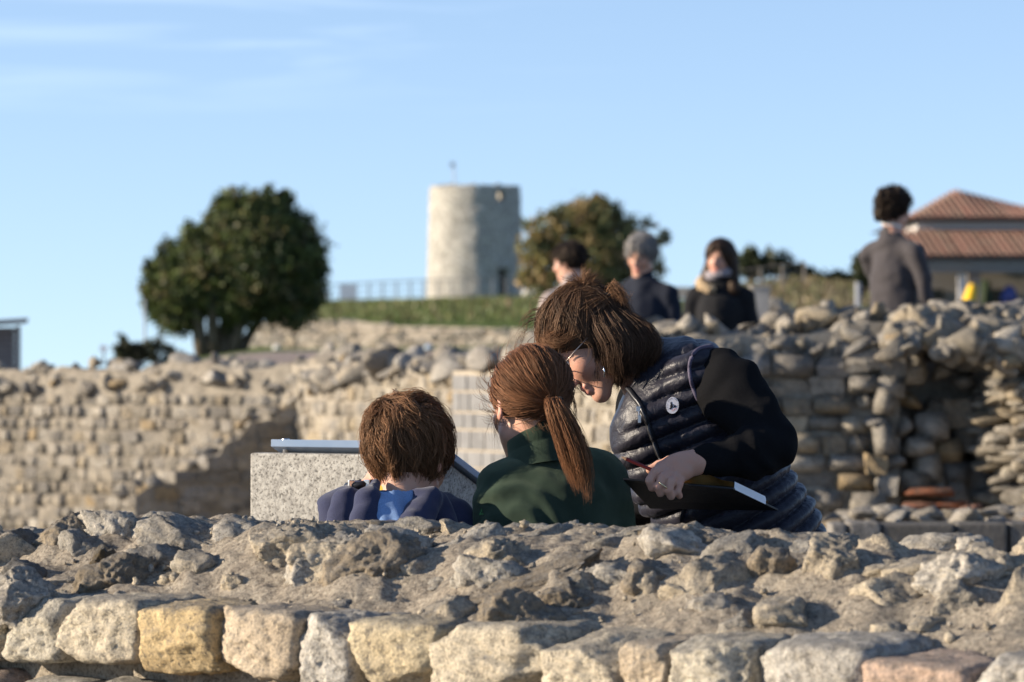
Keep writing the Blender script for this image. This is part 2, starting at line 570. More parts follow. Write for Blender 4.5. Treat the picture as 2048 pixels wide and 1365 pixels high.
# ------------------------------------------------------------------ hair strands
def strands_mesh(name, S, r0, mat, parent, cols, cap=None, taper=0.25, sides=3):
    """S (N, K, 3): strand polylines -> thin tubes in one mesh; cap = (V, Q, col) scalp underneath"""
    S = np.asarray(S); K = S.shape[1]; t_ = np.linspace(0, K - 1, 7); i_ = np.clip(t_.astype(int), 0, K - 2); w_ = (t_ - i_)[None, :, None]
    S = S[:, i_] * (1 - w_) + S[:, i_ + 1] * w_; N, K, _ = S.shape
    T = np.gradient(S, axis=1); T /= np.maximum(np.linalg.norm(T, axis=2, keepdims=True), 1e-9)
    ref = RNG.normal(size=(N, 1, 3)); ref /= np.linalg.norm(ref, axis=2, keepdims=True)
    A = np.cross(T, np.broadcast_to(ref, T.shape)); A /= np.maximum(np.linalg.norm(A, axis=2, keepdims=True), 1e-6)
    B = np.cross(T, A)
    prof = (1 - (1 - taper) * np.linspace(0, 1, K) ** 2)[None, :, None]
    rr = np.asarray(r0).reshape(-1, 1, 1) * prof if np.ndim(r0) else r0 * prof * np.ones((N, 1, 1))
    rings = []
    for q in range(sides):
        a = 2 * math.pi * q / sides
        rings.append(S + (A * math.cos(a) + B * math.sin(a)) * rr)
    V = np.stack(rings, 2).reshape(-1, 3)            # N, K, sides
    base = (np.arange(N)[:, None] * K + np.arange(K - 1)[None, :]) * sides
    F = []
    for q in range(sides):
        q2 = (q + 1) % sides
        F.append(np.stack([base + q, base + q2, base + sides + q2, base + sides + q], -1).reshape(-1, 4))
    F = np.concatenate(F)
    C = np.repeat(np.asarray(cols), K * sides, axis=0)
    if cap is not None:
        cv, cq, cc = cap
        F = np.concatenate([F, cq + len(V)]); V = np.concatenate([V, cv])
        C = np.concatenate([C, np.tile(np.asarray(cc)[None, :], (len(cv), 1))])
    me = mesh_from(name, V, F, mat, True, C)
    return link(name, me, parent)

def hair_material(name):
    m = NT(name)
    c = m.col()
    m.set(Base_Color=c, Roughness=0.55, Specular_IOR_Level=0.26, Specular_Tint=(1.0, 0.78, 0.58))
    return m.m
# ================================================================== GROUND
T_PX = [-90000, -3000, -200, 250, 330, 480, 540, 640, 950, 1060, 1340, 1480, 1620, 1760, 1800, 2150, 5000, 90000]
T_D = [-80, 18.5, 20.5, 31.1, 31.9, 60, 80, 100, 110, 129, 131, 150, 215, 235, 300, 700, 5000]
T_Z = [
 [0] * 18,
 [0] * 18,
 [0, 0, 0, 0, 0, 0, 0, 0, 0, .1, .3, .3, .3, .35, .4, .4, .4, .4],
 [0, 0, 0, 0, 0, 0, 0, 0, 0, .2, .4, .4, .4, .4, .45, .45, .45, .45],
 [1.1, 1.1, 1.1, 1.1, 1.1, 1.1, 1.1, 1.1, 1.1, .6, .45, .5, .5, .5, .5, .5, .5, .5],
 [.6, .6, .9, 1.0, 1.15, 1.3, 1.38, 1.42, 1.46, 1.3, .9, 1.3, 1.7, 1.4, .8, .8, .8, .8],
 [0, 0, .5, .8, 1.3, 1.55, 1.6, 1.62, 1.64, 1.5, 1.2, 2.2, 2.6, 2.3, 1.1, 1.1, 1.1, 1.1],
 [-1, -1, 0, .6, 1.4, 1.7, 1.75, 1.76, 1.8, 1.8, 1.8, 3.5, 3.65, 3.4, 1.5, 1.5, 1.5, 1.5],
 [-2, -2, -1, .5, 1.45, 1.72, 1.8, 1.82, 1.85, 1.9, 2.2, 3.6, 3.7, 3.4, 1.7, 1.7, 1.7, 1.7],
 [-3, -3, -2, .2, 1.2, 1.85, 1.9, 1.92, 2.0, 2.1, 2.6, 3.6, 3.7, 3.4, 2.0, 2.0, 2.0, 2.0],
 [-3, -3, -2, .2, 1.0, 1.85, 2.75, 2.85, 2.85, 2.9, 3.0, 3.6, 3.7, 3.4, 2.0, 2.0, 2.0, 2.0],
 [-4, -4, -3, -.5, .5, 1.8, 3.1, 3.75, 3.88, 3.9, 4.0, 3.9, 3.9, 3.6, 2.2, 2.2, 2.2, 2.2],
 [-6, -6, -5, -3, -2, .5, 3.6, 4.75, 5.15, 5.3, 5.3, 4.2, 4.0, 3.6, 2.4, 2.4, 2.4, 2.4],
 [-7, -7, -6, -4, -3, .0, 3.7, 5.0, 5.6, 5.6, 5.5, 4.2, 4.0, 3.6, 2.4, 2.4, 2.4, 2.4],
 [-9, -9, -8, -7, -6, -3, 1, 2.0, 3.0, 3.5, 4.0, 3.5, 3.0, 2.5, 2, 2, 2, 2],
 [-14] * 18,
 [-40] * 18,
]
_TZ = np.array(T_Z, float)
def ground_z(x, y):
    u = 1024 + PXF * x / max(y, 12.0)
    i = int(np.clip(np.searchsorted(T_D, y) - 1, 0, len(T_D) - 2))
    t = (y - T_D[i]) / (T_D[i + 1] - T_D[i]); t = min(1, max(0, t))
    return float(np.interp(u, T_PX, _TZ[i]) * (1 - t) + np.interp(u, T_PX, _TZ[i + 1]) * t)

def build_ground():
    us = np.concatenate([np.linspace(-9, -.6, 22), np.linspace(-.55, -.16, 20), np.linspace(-.155, .165, 210), np.linspace(.17, .6, 20), np.linspace(.65, 9, 22)])
    ds = np.concatenate([np.linspace(-80, 2, 30), np.linspace(3, 30.8, 60), np.linspace(31.1, 40, 34), np.linspace(41, 160, 110), np.linspace(163, 320, 40), np.geomspace(340, 5000, 16)])
    V = np.zeros((len(ds), len(us), 3)); C = np.zeros((len(ds), len(us), 3))
    dirt = np.array((0.30, 0.255, 0.20)); grass = np.array((0.10, 0.135, 0.04)); dry = np.array((0.15, 0.12, 0.075)); gravel = np.array((0.33, 0.27, 0.235))
    for i, d in enumerate(ds):
        for j, u in enumerate(us):
            x = u * max(d, 12); px = 1024 + PXF * u
            n = noise.noise(Vector((x * .6, d * .6, 0)))
            n2 = noise.fractal(Vector((x * 1.7, d * 1.0, 3)), 1.0, 2.0, 3)
            z = ground_z(x, d)
            if d > 34: z += n * 0.03 + (n2 * 0.06 if 132 < d < 240 else 0)
            V[i, j] = (x, d, z)
            g = 0.0
            if d > 34: g = float(np.clip((d - 84) / 8, 0, 1))
            c = (dirt if d < 34 else gravel) * (1 - g) + grass * g
            if px > 1340 and d > 50:
                k = float(np.clip((px - 1380) / 120, 0, 1)) * (1.0 if px < 1790 else 0.5)
                c = c * (1 - k) + dry * k
            if d > 300: c = grass * 0.9
            if 132 < d < 170 and n2 < -0.15: c = c * 0.5 + dry * 0.5
            C[i, j] = c * (1 + 0.25 * n2)
    n, m = len(ds), len(us)
    I = np.arange(n * m).reshape(n, m)
    F = np.stack([I[:-1, :-1], I[:-1, 1:], I[1:, 1:], I[1:, :-1]], -1).reshape(-1, 4)
    k = NT('ground_soil')
    v = k.worldvec()
    c = k.mix(k.ramp(k.noise(v, 3.0, 6, 0.7), [(0.3, 0.0), (0.7, 0.6)]), k.col(), k.mix(1.0, k.col(), (0.5, 0.5, 0.5), 'MULTIPLY'))
    k.set(Base_Color=c, Roughness=0.95, Specular_IOR_Level=0.1, Normal=k.bump(k.noise(v, 9, 6, 0.75), 0.8, 0.08))
    me = mesh_from('ground', V.reshape(-1, 3), F, k.m, True, C.reshape(-1, 3))
    o = link('ground', me); tag(o, kind='structure')
build_ground()

# ================================================================== FAR STONE WALLS
M_MORTAR = plain('lime_mortar', (0.31, 0.275, 0.222), 0.95, 0.1, bump=(28, 0.8, 0.03), var=0.3, vscale=12)
M_STONE = stone_material('limestone_block', 0.55, 0.3)
M_STONE_J = stone_material('limestone_joined', 0.55, 0.3, use_attr=True)
M_RUBBLE = stone_material('rubble_limestone', 0.6, 0.25)
BLOCKS = [small_stone_mesh('stone_block', 100 + i, M_STONE) for i in range(18)]
BULGED = [small_stone_mesh('raised_block', 160 + i, M_STONE, 14, True, .06, 1.07) for i in range(14)]
def rubble_mesh(seed):
    v, f = rock(seed, 2, 9, 0.03, 0.0, hcut=(0.28, 0.62)); v = v / np.abs(v).max(0)
    me = mesh_from('rubble_stone', v * 0.5, f, M_RUBBLE, False)
    return me
RUBBLE = [rubble_mesh(300 + i) for i in range(14)]

def face_frame(p0, p1):
    p0, p1 = np.array(p0, float), np.array(p1, float)
    L = np.linalg.norm(p1 - p0); u = (p1 - p0) / L
    return p0, u, L, math.atan2(u[1], u[0]), np.array([u[1], -u[0]])      # n faces the camera side

def courses(w, p0, p1, z0, ztop, ch, wmin, wmax, seed, prot=0.03, grey=0.1, jitter=0.03, depth=0.14, skip=None, fill=1.0):
    """rows of squared stones on the face p0-p1; ztop(s) gives the broken top"""
    r = np.random.default_rng(seed)
    o, u, L, ang, n = face_frame(p0, p1)
    row = 0; z = z0
    while True:
        h = ch * r.uniform(0.92, 1.08)
        s = -r.uniform(0, wmax)
        any_ = False
        while s < L:
            ww = r.uniform(wmin, wmax)
            if r.random() < 0.08: ww *= 1.5
            sc = s + ww / 2
            if -0.02 < sc < L + 0.05 and z + h * 0.8 <= ztop(sc):
                any_ = True
                if not (skip and skip(sc, z + h / 2)) and r.random() > 0.012:
                    out = prot * r.uniform(0.2, 1.0) - depth * 0.5
                    xy = o + u * sc + n * out
                    w.stone((xy[0], xy[1], z + h / 2 + r.uniform(-.004, .004)), (ww * r.uniform(.86, .95) * fill, depth, h * r.uniform(.84, .93) * fill),
                            (r.uniform(-jitter, jitter), r.uniform(-jitter, jitter) * 1.3, ang + r.uniform(-jitter, jitter) * 2), stone_col(r, grey))
            s += ww
        z += h
        if not any_ and z > z0 + 0.3 or z > 4: break

def rubble_band(w, p0, p1, zlo, ztop, back, seed, size=(0.09, 0.2), dens=60, grey=0.35, n_layers=3):
    r = np.random.default_rng(seed)
    o, u, L, ang, n = face_frame(p0, p1)
    N = int(dens * L)
    for i in range(N):
        s = r.uniform(-0.05, L + 0.05); q = r.random()
        zt = ztop(s); zl = zlo(s)
        if zt - zl < 0.02: continue
        z = zl + (zt - zl) * r.uniform(0.05, 0.98)
        k = (z - zl) / max(0.05, zt - zl)
        inset = -0.02 + back * (k ** 1.5) * r.uniform(0.3, 1.0)
        a, b, c = r.uniform(size[0], size[1]) * r.uniform(.7, 1.5, 3)
        if r.random() < .5: a *= 1.4; c *= .75
        xy = o + u * s - n * inset
        w.stone((xy[0], xy[1], z), (a, b, c * 0.8), tuple(r.uniform(-.6, .6, 2)) + (r.uniform(0, 6.28),),
                stone_col(r, grey), RUBBLE[r.integers(len(RUBBLE))])

def px_xy(px, d): return ((px - 1024) / PXF * d, d)
def zrow(py, d): return CAM_Z - (py - HORIZON) / PXF * d

# --- long left wall of small squared stones
def wall_left():
    p0, p1 = px_xy(-130, 30.9), px_xy(640, 28.6)
    o, u, L, ang, n = face_frame(p0, p1)
    w = StoneWall('long sunlit ruined wall of small square stones below the dark round tree', (p0[0], p0[1], 0), BLOCKS, M_STONE_J)
    def zt(s): return 1.16 + 0.03 * math.sin(s * 2.3)
    def ztr(s): return 1.32 + 0.09 * (s / L) + 0.035 * math.sin(s * 5.1) + 0.02 * math.sin(s * 13)
    core_prism('mortar_core', [(*(o + u * s), ztr(s) - .05) for s in np.linspace(-.1, L, 12)], -0.1, (0.12, 0.75), M_MORTAR, w.root, 0.1, 0.04, 3)
    courses(w, p0, p1, 0.0, zt, 0.1, 0.085, 0.16, 11, prot=0.036, grey=0.12, fill=1.03)
    rubble_band(w, p0, p1, lambda s: 1.14, ztr, 0.35, 12, (0.09, 0.19), 34, 0.3)
    w.finish(295)
wall_left()

# --- stepped broken wall in shade, in front of it
def wall_stepped():
    p0, p1 = px_xy(262, 25.4), px_xy(760, 26.1)
    o, u, L, ang, n = face_frame(p0, p1)
    w = StoneWall('stepped broken stub of wall with its shaded face, behind the granite lectern', (p0[0], p0[1], 0), BLOCKS, M_STONE_J)
    prof_px = [250, 272, 300, 360, 372, 430, 445, 480, 495, 560, 575, 640, 655, 700, 760]
    prof_py = [1000, 985, 968, 955, 935, 925, 880, 872, 838, 825, 800, 792, 785, 770, 765]
    def zt(s):
        xy = o + u * s
        return zrow(np.interp(1024 + PXF * xy[0] / xy[1], prof_px, prof_py), xy[1])
    core_prism('mortar_core', [(*(o + u * s), zt(s) - .04) for s in np.linspace(0.03, L, 40)], -0.1, (0.0, 0.55), M_MORTAR, w.root, 0.06, 0.03, 5)
    courses(w, p0, p1, 0.0, zt, 0.104, 0.14, 0.25, 21, prot=0.03, grey=0.25, depth=0.16, fill=1.05)
    r = np.random.default_rng(4)
    for s in np.arange(0.0, L, 0.07):
        a = r.uniform(.1, .19); xy = o + u * s - n * r.uniform(0.02, 0.45)
        w.stone((xy[0], xy[1], zt(s) - .02 + r.uniform(-.02, .03)), (a, a * .9, a * .6), tuple(r.uniform(-.35, .35, 2)) + (r.uniform(0, 6),), stone_col(r, 0.3), RUBBLE[r.integers(14)])
    w.finish(295)
wall_stepped()

# --- sunlit wall running towards the pier
def wall_mid():
    p0, p1 = px_xy(585, 26.0), px_xy(908, 22.6)
    o, u, L, ang, n = face_frame(p0, p1)
    w = StoneWall('sunlit wall of squared blocks and loose rubble top, ending at the smooth grey pier', (p0[0], p0[1], 0), BLOCKS, M_STONE_J)
    def zt(s):
        xy = o + u * s
        return zrow(np.interp(1024 + PXF * xy[0] / xy[1], [560, 640, 700, 740, 910], [812, 790, 752, 738, 736]), xy[1])
    def ztr(s):
        xy = o + u * s
        return zrow(np.interp(1024 + PXF * xy[0] / xy[1], [560, 700, 760, 880, 910], [712, 716, 720, 724, 735]), xy[1]) + 0.02 * math.sin(s * 17)
    core_prism('mortar_core', [(*(o + u * s), ztr(s) - .05) for s in np.linspace(0, L, 14)], -0.1, (0.35, 0.5), M_MORTAR, w.root, 0.08, 0.035, 8)
    courses(w, p0, p1, 0.02, zt, 0.1, 0.1, 0.17, 31, prot=0.03, grey=0.05, depth=0.15, fill=1.05, skip=lambda s, z: abs(s - L * .82) < .07 and z > zt(s) - .12)
    rubble_band(w, p0, p1, lambda s: zt(s) - .02, ztr, 0.4, 32, (0.09, 0.22), 26, 0.3)
    w.finish(295)
    # low wall end further along, seen over the pier
wall_mid()

# --- restored pier of smooth grey blocks with pale joints
def pier():
    p0, p1 = px_xy(906, 22.45), px_xy(1046, 21.7)
    o, u, L, ang, n = face_frame(p0, p1)
    root = empty('stone_pier', (p0[0], p0[1], 0)); tag(root, 'restored pier of smooth grey blocks with wide pale joints behind the girl', 'pier')
    M_J = plain('pale_joint', (0.37, 0.32, 0.25), 0.95, 0.1, bump=(60, 0.4, 0.01), var=0.15)
    nt = NT('grey_block'); f = nt.noise(nt.worldvec(), 12, 5, 0.65)
    nt.set(Base_Color=nt.mix(nt.ramp(f, [(0.3, 0.0), (0.7, 1.0)]), nt.objcol(), nt.mix(1.0, nt.objcol(), (0.75, 0.75, 0.76), 'MULTIPLY')), Roughness=0.9, Specular_IOR_Level=0.15, Normal=nt.bump(nt.noise(nt.worldvec(), 90, 4, 0.7), 0.3, 0.005))
    zt = zrow(742, 22.4)
    core_prism('joint_mortar', [(*(o + u * s), zt) for s in np.linspace(0, L, 5)], -0.05, (0.2, 0.45), M_J, root, 0.1, 0.008, 2)
    r = np.random.default_rng(5)
    inv = parent_world(root).inverted()
    mb = MB(); mb.box((0, 0, 0), (1, 1, 1)); me0 = mb.build('block', nt.m, bevel=0.03); bm_mesh = me0.data; bpy.data.objects.remove(me0)
    z = zt - 0.02; row = 0
    while z > 0:
        h = 0.105 if row % 2 == 0 else 0.125
        s = 0.0 - (0.06 if row % 2 else 0)
        while s < L + 0.1:
            ww = r.uniform(0.12, 0.2)
            s0, s1 = max(s, 0.0), min(s + ww, L)
            if s1 - s0 > 0.05:
                xy = o + u * ((s0 + s1) / 2) - n * 0.045
                ob = bpy.data.objects.new('block', bm_mesh); COL.objects.link(ob); ob.parent = root; ob.matrix_parent_inverse = inv
                ob.location = (xy[0], xy[1], z - h / 2); ob.scale = (s1 - s0 - 0.012, 0.10 + r.uniform(0, .010), h - 0.014); ob.rotation_euler = (0, 0, ang)
                g = r.uniform(0.19, 0.26); ob.color = (g, g * 0.985, g * 0.96, 1)
            s += ww
        z -= h; row += 1
    for i in range(16):       # rubble on the pier
        a = r.uniform(.12, .26); s = r.uniform(0, L); xy = o + u * s - n * r.uniform(0.02, .4)
        ob = bpy.data.objects.new('stone', RUBBLE[r.integers(14)]); COL.objects.link(ob); ob.parent = root; ob.matrix_parent_inverse = inv
        ob.location = (xy[0], xy[1], zt + r.uniform(0, .16) * (s / L + .3)); ob.scale = (a, a, a * .75); ob.rotation_euler = tuple(r.uniform(-.6, .6, 3)); ob.color = stone_col(r, .3)
pier()

# --- wall between pier and the right wall, behind the girl and the woman
def wall_behind():
    p0, p1 = px_xy(1040, 21.6), px_xy(1300, 19.2)
    o, u, L, ang, n = face_frame(p0, p1)
    w = StoneWall('sunlit stretch of wall in the gap between the girl and the bending woman', (p0[0], p0[1], 0), BLOCKS, M_STONE_J)
    zt = lambda s: 1.40
    ztr = lambda s: 1.52 + .04 * math.sin(s * 7)
    core_prism('mortar_core', [(*(o + u * s), 1.48) for s in np.linspace(0, L, 8)], -0.1, (0.3, 0.5), M_MORTAR, w.root, 0.08, 0.03, 9)
    courses(w, p0, p1, 0.0, zt, 0.1, 0.1, 0.17, 41, prot=0.03, grey=0.0, depth=0.15, fill=1.05)
    rubble_band(w, p0, p1, lambda s: 1.38, ztr, 0.4, 42, (0.1, 0.22), 26, 0.25)
    w.finish(295)
wall_behind()

# --- right wall: raked courses, rubble crest, hollow corner and lit return
def wall_right():
    D = 19.0
    p0, p1 = px_xy(1290, D), px_xy(1800, D + 0.02)
    o, u, L, ang, n = face_frame(p0, p1)
    w = StoneWall('long wall of raised squared stones behind the bending woman, with rubble crest', (p0[0], p0[1], 0), BULGED + BLOCKS[:9], M_STONE_J)
    crest_px = [1250, 1300, 1400, 1500, 1600, 1660, 1720, 1800, 1900, 2000, 2140]
    crest_py = [668, 655, 645, 640, 640, 632, 615, 622, 604, 608, 600]
    def ztr(s):
        xy = o + u * s
        return zrow(np.interp(1024 + PXF * xy[0] / xy[1], crest_px, crest_py), D)
    core_prism('mortar_core', [(*(o + u * s), ztr(s) - .07) for s in np.linspace(-.1, L, 18)], -0.1, (0.0, 0.7), M_MORTAR, w.root, 0.08, 0.03, 12)
    ztc = zrow(708, D)
    courses(w, p0, p1, ztc - 0.131 - 0.1 * 13, lambda s: ztc - 0.125, 0.1, 0.12, 0.22, 51, prot=0.075, grey=0.1, depth=0.2, fill=1.06, skip=lambda s, z: s > 1.08 + 0.1 * math.sin(z * 9))
    r = np.random.default_rng(52)
    s = 0.0                                   # the tall top course
    while s < 1.12:
        ww = r.uniform(.16, .3); xy = o + u * (s + ww / 2)
        w.stone((xy[0], xy[1] + .03, ztc - .062), (ww * .94, .2, .115), (0, 0, ang), stone_col(r, .45), pri=1); s += ww
    # irregular stones of the hollow corner
    for px, py, ww, hh in [(1725,722,60,40),(1775,735,48,42),(1725,770,50,30),(1820,745,50,44),(1775,775,52,40),(1722,805,40,34),(1765,800,36,50),(1820,800,60,34),(1745,838,62,34),
                           (1805,850,40,56),(1862,850,58,50),(1730,885,34,44),(1770,880,40,56),(1832,895,50,34),(1868,815,50,40),(1790,925,66,40),(1850,935,44,50),(1895,905,56,40),
                           (1905,830,50,60),(1935,860,60,70),(1745,925,40,40),(1820,968,50,40),(1870,975,44,46),(1905,950,50,44),(1725,960,44,40),(1770,975,40,40),(1735,1005,60,36),
                           (1925,760,50,44),(1965,772,50,30),(1885,745,40,34),(1935,720,40,50),(1880,700,50,44),(1830,705,50,40),(1770,690,60,34),(1960,820,50,50),(1700,1040,60,36),(1900,1000,60,60),(1950,960,60,60),(1940,1010,50,40)]:
        d = D + 0.02 + max(0, (px - 1780)) * 0.0014
        xyz = P(px, py, d)
        w.stone(tuple(xyz), (ww / PXF * d * 1.14, .24, hh / PXF * d * 1.14), tuple(r.uniform(-.12, .12, 2)) + (r.uniform(-.3, .3),), stone_col(r, .3), RUBBLE[r.integers(14)] if r.random() < .3 else None, pri=1)
    for k, (px, py, ww) in enumerate([(1858, 985, 92), (1840, 1012, 70), (1900, 1010, 66), (1870, 1032, 90)]):
        d = 18.93; xyz = P(px, py, d)
        w.stone(tuple(xyz), (ww / PXF * d, .16, 17 / PXF * d), (0, 0, r.uniform(-.05, .05)), [(.34, .12, .055, 1), (.30, .115, .06, 1), (.36, .11, .04, 1), (.24, .10, .06, 1)][k], None, pri=1)
    rubble_band(w, px_xy(1290, D), px_xy(1830, D), lambda s: ztc - .02, ztr, 0.6, 53, (0.07, 0.17), 95, 0.08)
    w.finish(295)
    # hollow part and the return wall that catches the sun
    q0, q1 = px_xy(1790, 19.5), px_xy(1975, 19.6)
    w2 = StoneWall('sunlit return of layered slabs and boulders at the right end of the walls', (*px_xy(2010, 18.5), 0), BLOCKS, M_STONE_J)
    def z2(px): return zrow(np.interp(px, crest_px, crest_py), 18.6)
    core_prism('mortar_core', [(*px_xy(1780, 19.35), z2(1790) - .06), (*px_xy(1880, 19.4), z2(1880) - .06), (*px_xy(1985, 19.4), z2(1950) - .06), (*px_xy(2030, 18.95), z2(2000) - .10), (*px_xy(2200, 18.6), z2(2100) - .10)], -0.1, (0.15, 0.9), M_MORTAR, w2.root, 0.07, 0.04, 14)
    r = np.random.default_rng(61)
    for i in range(120):      # slabs of the lit return
        t = r.random() ** 1.3; py = r.uniform(690, 1060); px = 1978 + t * 110 + (16 * math.sin(py * .02)); d = 19.15 - t * 0.6
        a = r.uniform(.13, .30)
        w2.stone(tuple(P(px, py, d)), (a, a, r.uniform(.06, .11)), tuple(r.uniform(-.12, .12, 2)) + (r.uniform(0, 6.2),), stone_col(r, .02), RUBBLE[r.integers(14)], pri=.5)
    for i in range(210):     # crest boulders
        px = r.uniform(1780, 2110); k = r.random(); d = 18.55 + k * 0.55
        top = np.interp(px, crest_px, crest_py)
        py = top + 14 + (1 - k) * 110 * r.uniform(.6, 1.0) if px > 1860 else top + 12 + (1 - k) * 60
        a = r.uniform(.08, .20)
        w2.stone(tuple(P(px, py, d)), (a * r.uniform(.8, 1.6), a * .9, a * r.uniform(.5, .95)), tuple(r.uniform(-.7, .7, 2)) + (r.uniform(0, 6.2),), stone_col(r, .1), RUBBLE[r.integers(14)])
    w2.finish(295)
wall_right()

# --- low wall with dark cut blocks at lower right
def ledge():
    d = 14.2
    root = empty('low_wall', (*px_xy(1880, d), 0)); tag(root, 'low ledge of large dark cut blocks with loose stones on top, lower right', 'wall')
    inv = parent_world(root).inverted()
    r = np.random.default_rng(71)
    zt = zrow(1044, d)
    core_prism('mortar_core', [(*px_xy(1650, d), zt - .05), (*px_xy(2150, d - .1), zt - .03)], -.05, (0, .7), M_MORTAR, root, .1, .02, 3)
    for x0, x1, g in ((1655, 1690, .36), (1690, 1758, .33), (1758, 1905, .15), (1905, 2010, .17), (2010, 2150, .20)):
        mb = MB(); c = P((x0 + x1) / 2, 1040, d - .03); mb.box((c.x, c.y, zt - .17), ((x1 - x0) / PXF * d - .012, .26, .34 + r.uniform(-.01, .01)), rz=r.uniform(-.02, .01))
        ob = mb.build('stone', M_STONE, root, bevel=.012); ob.color = (g, g * .94, g * .86, 1)
    for i in range(46):
        px = r.uniform(1650, 2140); a = r.uniform(.05, .15)
        ob = bpy.data.objects.new('stone', RUBBLE[r.integers(14)]); COL.objects.link(ob); ob.parent = root; ob.matrix_parent_inverse = inv
        dd = d + r.uniform(0.05, .6)
        ob.location = (*px_xy(px, dd), zt + r.uniform(-.02, .03)); ob.scale = (a * 1.4, a, a * .6); ob.rotation_euler = tuple(r.uniform(-.3, .3, 2)) + (r.uniform(0, 6),)
        ob.color = stone_col(r, .2) if r.random() > .12 else (.3, .13, .07, 1)
ledge()

# ================================================================== TOWER
def tower():
    d = 230.0; sc = PXF / d
    cx = (949 - 1024) / PXF * d; cy = d + 3.0; zb = zrow(603, d); ztop = zrow(371, d)
    root = empty('windmill_tower', (cx, cy, zb)); tag(root, 'round roofless pale stone windmill tower on the grassy mound', 'tower')
    nt = NT('tower_limestone'); v = nt.worldvec()
    f1 = nt.noise(v, 0.9, 5, 0.65); f2 = nt.noise(v, 4.5, 5, 0.75)
    c = nt.ramp(f1, [(0.3, (0.41, 0.39, 0.345)), (0.7, (0.58, 0.55, 0.485))])
    c = nt.mix(nt.ramp(f2, [(0.36, 0.85), (0.55, 0.0)]), c, (0.17, 0.155, 0.13))
    nt.set(Base_Color=c, Roughness=0.95, Specular_IOR_Level=0.1, Normal=nt.bump(f2, 0.9, 0.12))
    vo = nt.n('ShaderNodeTexVoronoi'); vo.inputs['Scale'].default_value = 3.2; nt.l(v, vo.inputs['Vector']); hs = nt.n('ShaderNodeRGBToBW'); nt.l(vo.outputs['Color'], hs.inputs[0])
    c = nt.mix(nt.ramp(hs.outputs[0], [(.2, .45), (.6, 0.0)]), c, (0.29, 0.27, 0.235)); nt.set(Base_Color=c)
    NA, NZ = 120, 60; R0, R1 = 3.07, 2.86
    H = ztop - zb
    def ang_of(px):           # angle on the visible side
        return math.asin(np.clip((px - 949) / 94.0, -1, 1))
    holes = []                # (px0, px1, py0, py1)
    for h in [(996, 1014, 537, 603), (997, 1011, 381, 400), (888, 895, 508, 517)]: holes.append(h)
    V = []
    for k in range(NZ + 1):
        z = H * k / NZ; R = R0 + (R1 - R0) * k / NZ
        for a in range(NA):
            q = 2 * math.pi * a / NA; rr = R + 0.05 * noise.noise(Vector((math.cos(q) * 4, math.sin(q) * 4, z * 1.6)))
            zz = z + (0.0 if k < NZ else 0.16 * noise.noise(Vector((q * 4, 1, 2))))
            V.append((rr * math.sin(q), -rr * math.cos(q), zz))
    F = []
    for k in range(NZ):
        zc = zb + H * (k + .5) / NZ; py = HORIZON - (zc - CAM_Z) * sc
        for a in range(NA):
            q = 2 * math.pi * (a + .5) / NA; q = q if q < math.pi else q - 2 * math.pi
            cut = False
            if abs(q) < math.pi / 2:
                px = 949 + 94 * math.sin(q)
                cut = any(h[0] <= px <= h[1] and h[2] <= py <= h[3] for h in holes)
            if not cut: F.append((k * NA + a, k * NA + (a + 1) % NA, (k + 1) * NA + (a + 1) % NA, (k + 1) * NA + a))
    V = np.array(V) + np.array([cx, cy, zb])
    me = mesh_from('wall', V, F, nt.m, True)
    o = link('wall', me, root)
    md = o.modifiers.new('thickness', 'SOLIDIFY'); md.thickness = 0.75; md.offset = -1
    dg = bpy.context.evaluated_depsgraph_get(); me2 = bpy.data.meshes.new_from_object(o.evaluated_get(dg)); o.modifiers.clear(); o.data = me2; me2.name = 'wall'
    inv = parent_world(root).inverted(); r = np.random.default_rng(3)
    for i in range(34):
        q = 2 * math.pi * i / 34 + r.uniform(-.04, .04)
        ob = bpy.data.objects.new('rim_stone', RUBBLE[r.integers(14)]); COL.objects.link(ob); ob.parent = root; ob.matrix_parent_inverse = inv
        ob.location = (cx + 2.52 * math.sin(q), cy - 2.52 * math.cos(q), ztop + .0); ob.scale = (r.uniform(.35, .55), .4, r.uniform(.15, .38)); ob.rotation_euler = (r.uniform(-.2, .2), r.uniform(-.2, .2), q); ob.color = stone_col(r, .1)
    mb = MB(); q = ang_of(1005); mb.box((cx + 3.03 * math.sin(q), cy - 3.03 * math.cos(q), zb + 2.16), (.95, .22, .2), rz=q); mb.build('lintel', nt.m, root)
    mb = MB(); mb.box((cx + 2.55 * math.sin(q), cy - 2.55 * math.cos(q), zb + 1.02), (.72, .08, 2.1), rz=q); mb.build('entrance', plain('entrance_shade', (.05, .042, .035), .8), root)  # dark panel fills the entrance hole; the opening's shade is in its colour
    mb = MB(); x0 = (906 - 1024) / PXF * d
    mb.tube([(x0, cy + 1.5, ztop - 1.5), (x0, cy + 1.5, zrow(318, d))], .045, 6); mb.box((x0 - .1, cy + 1.5, zrow(322, d)), (.28, .15, .32)); mb.build('mast', plain('mast_grey', (.45, .45, .46), .5), root)
tower()

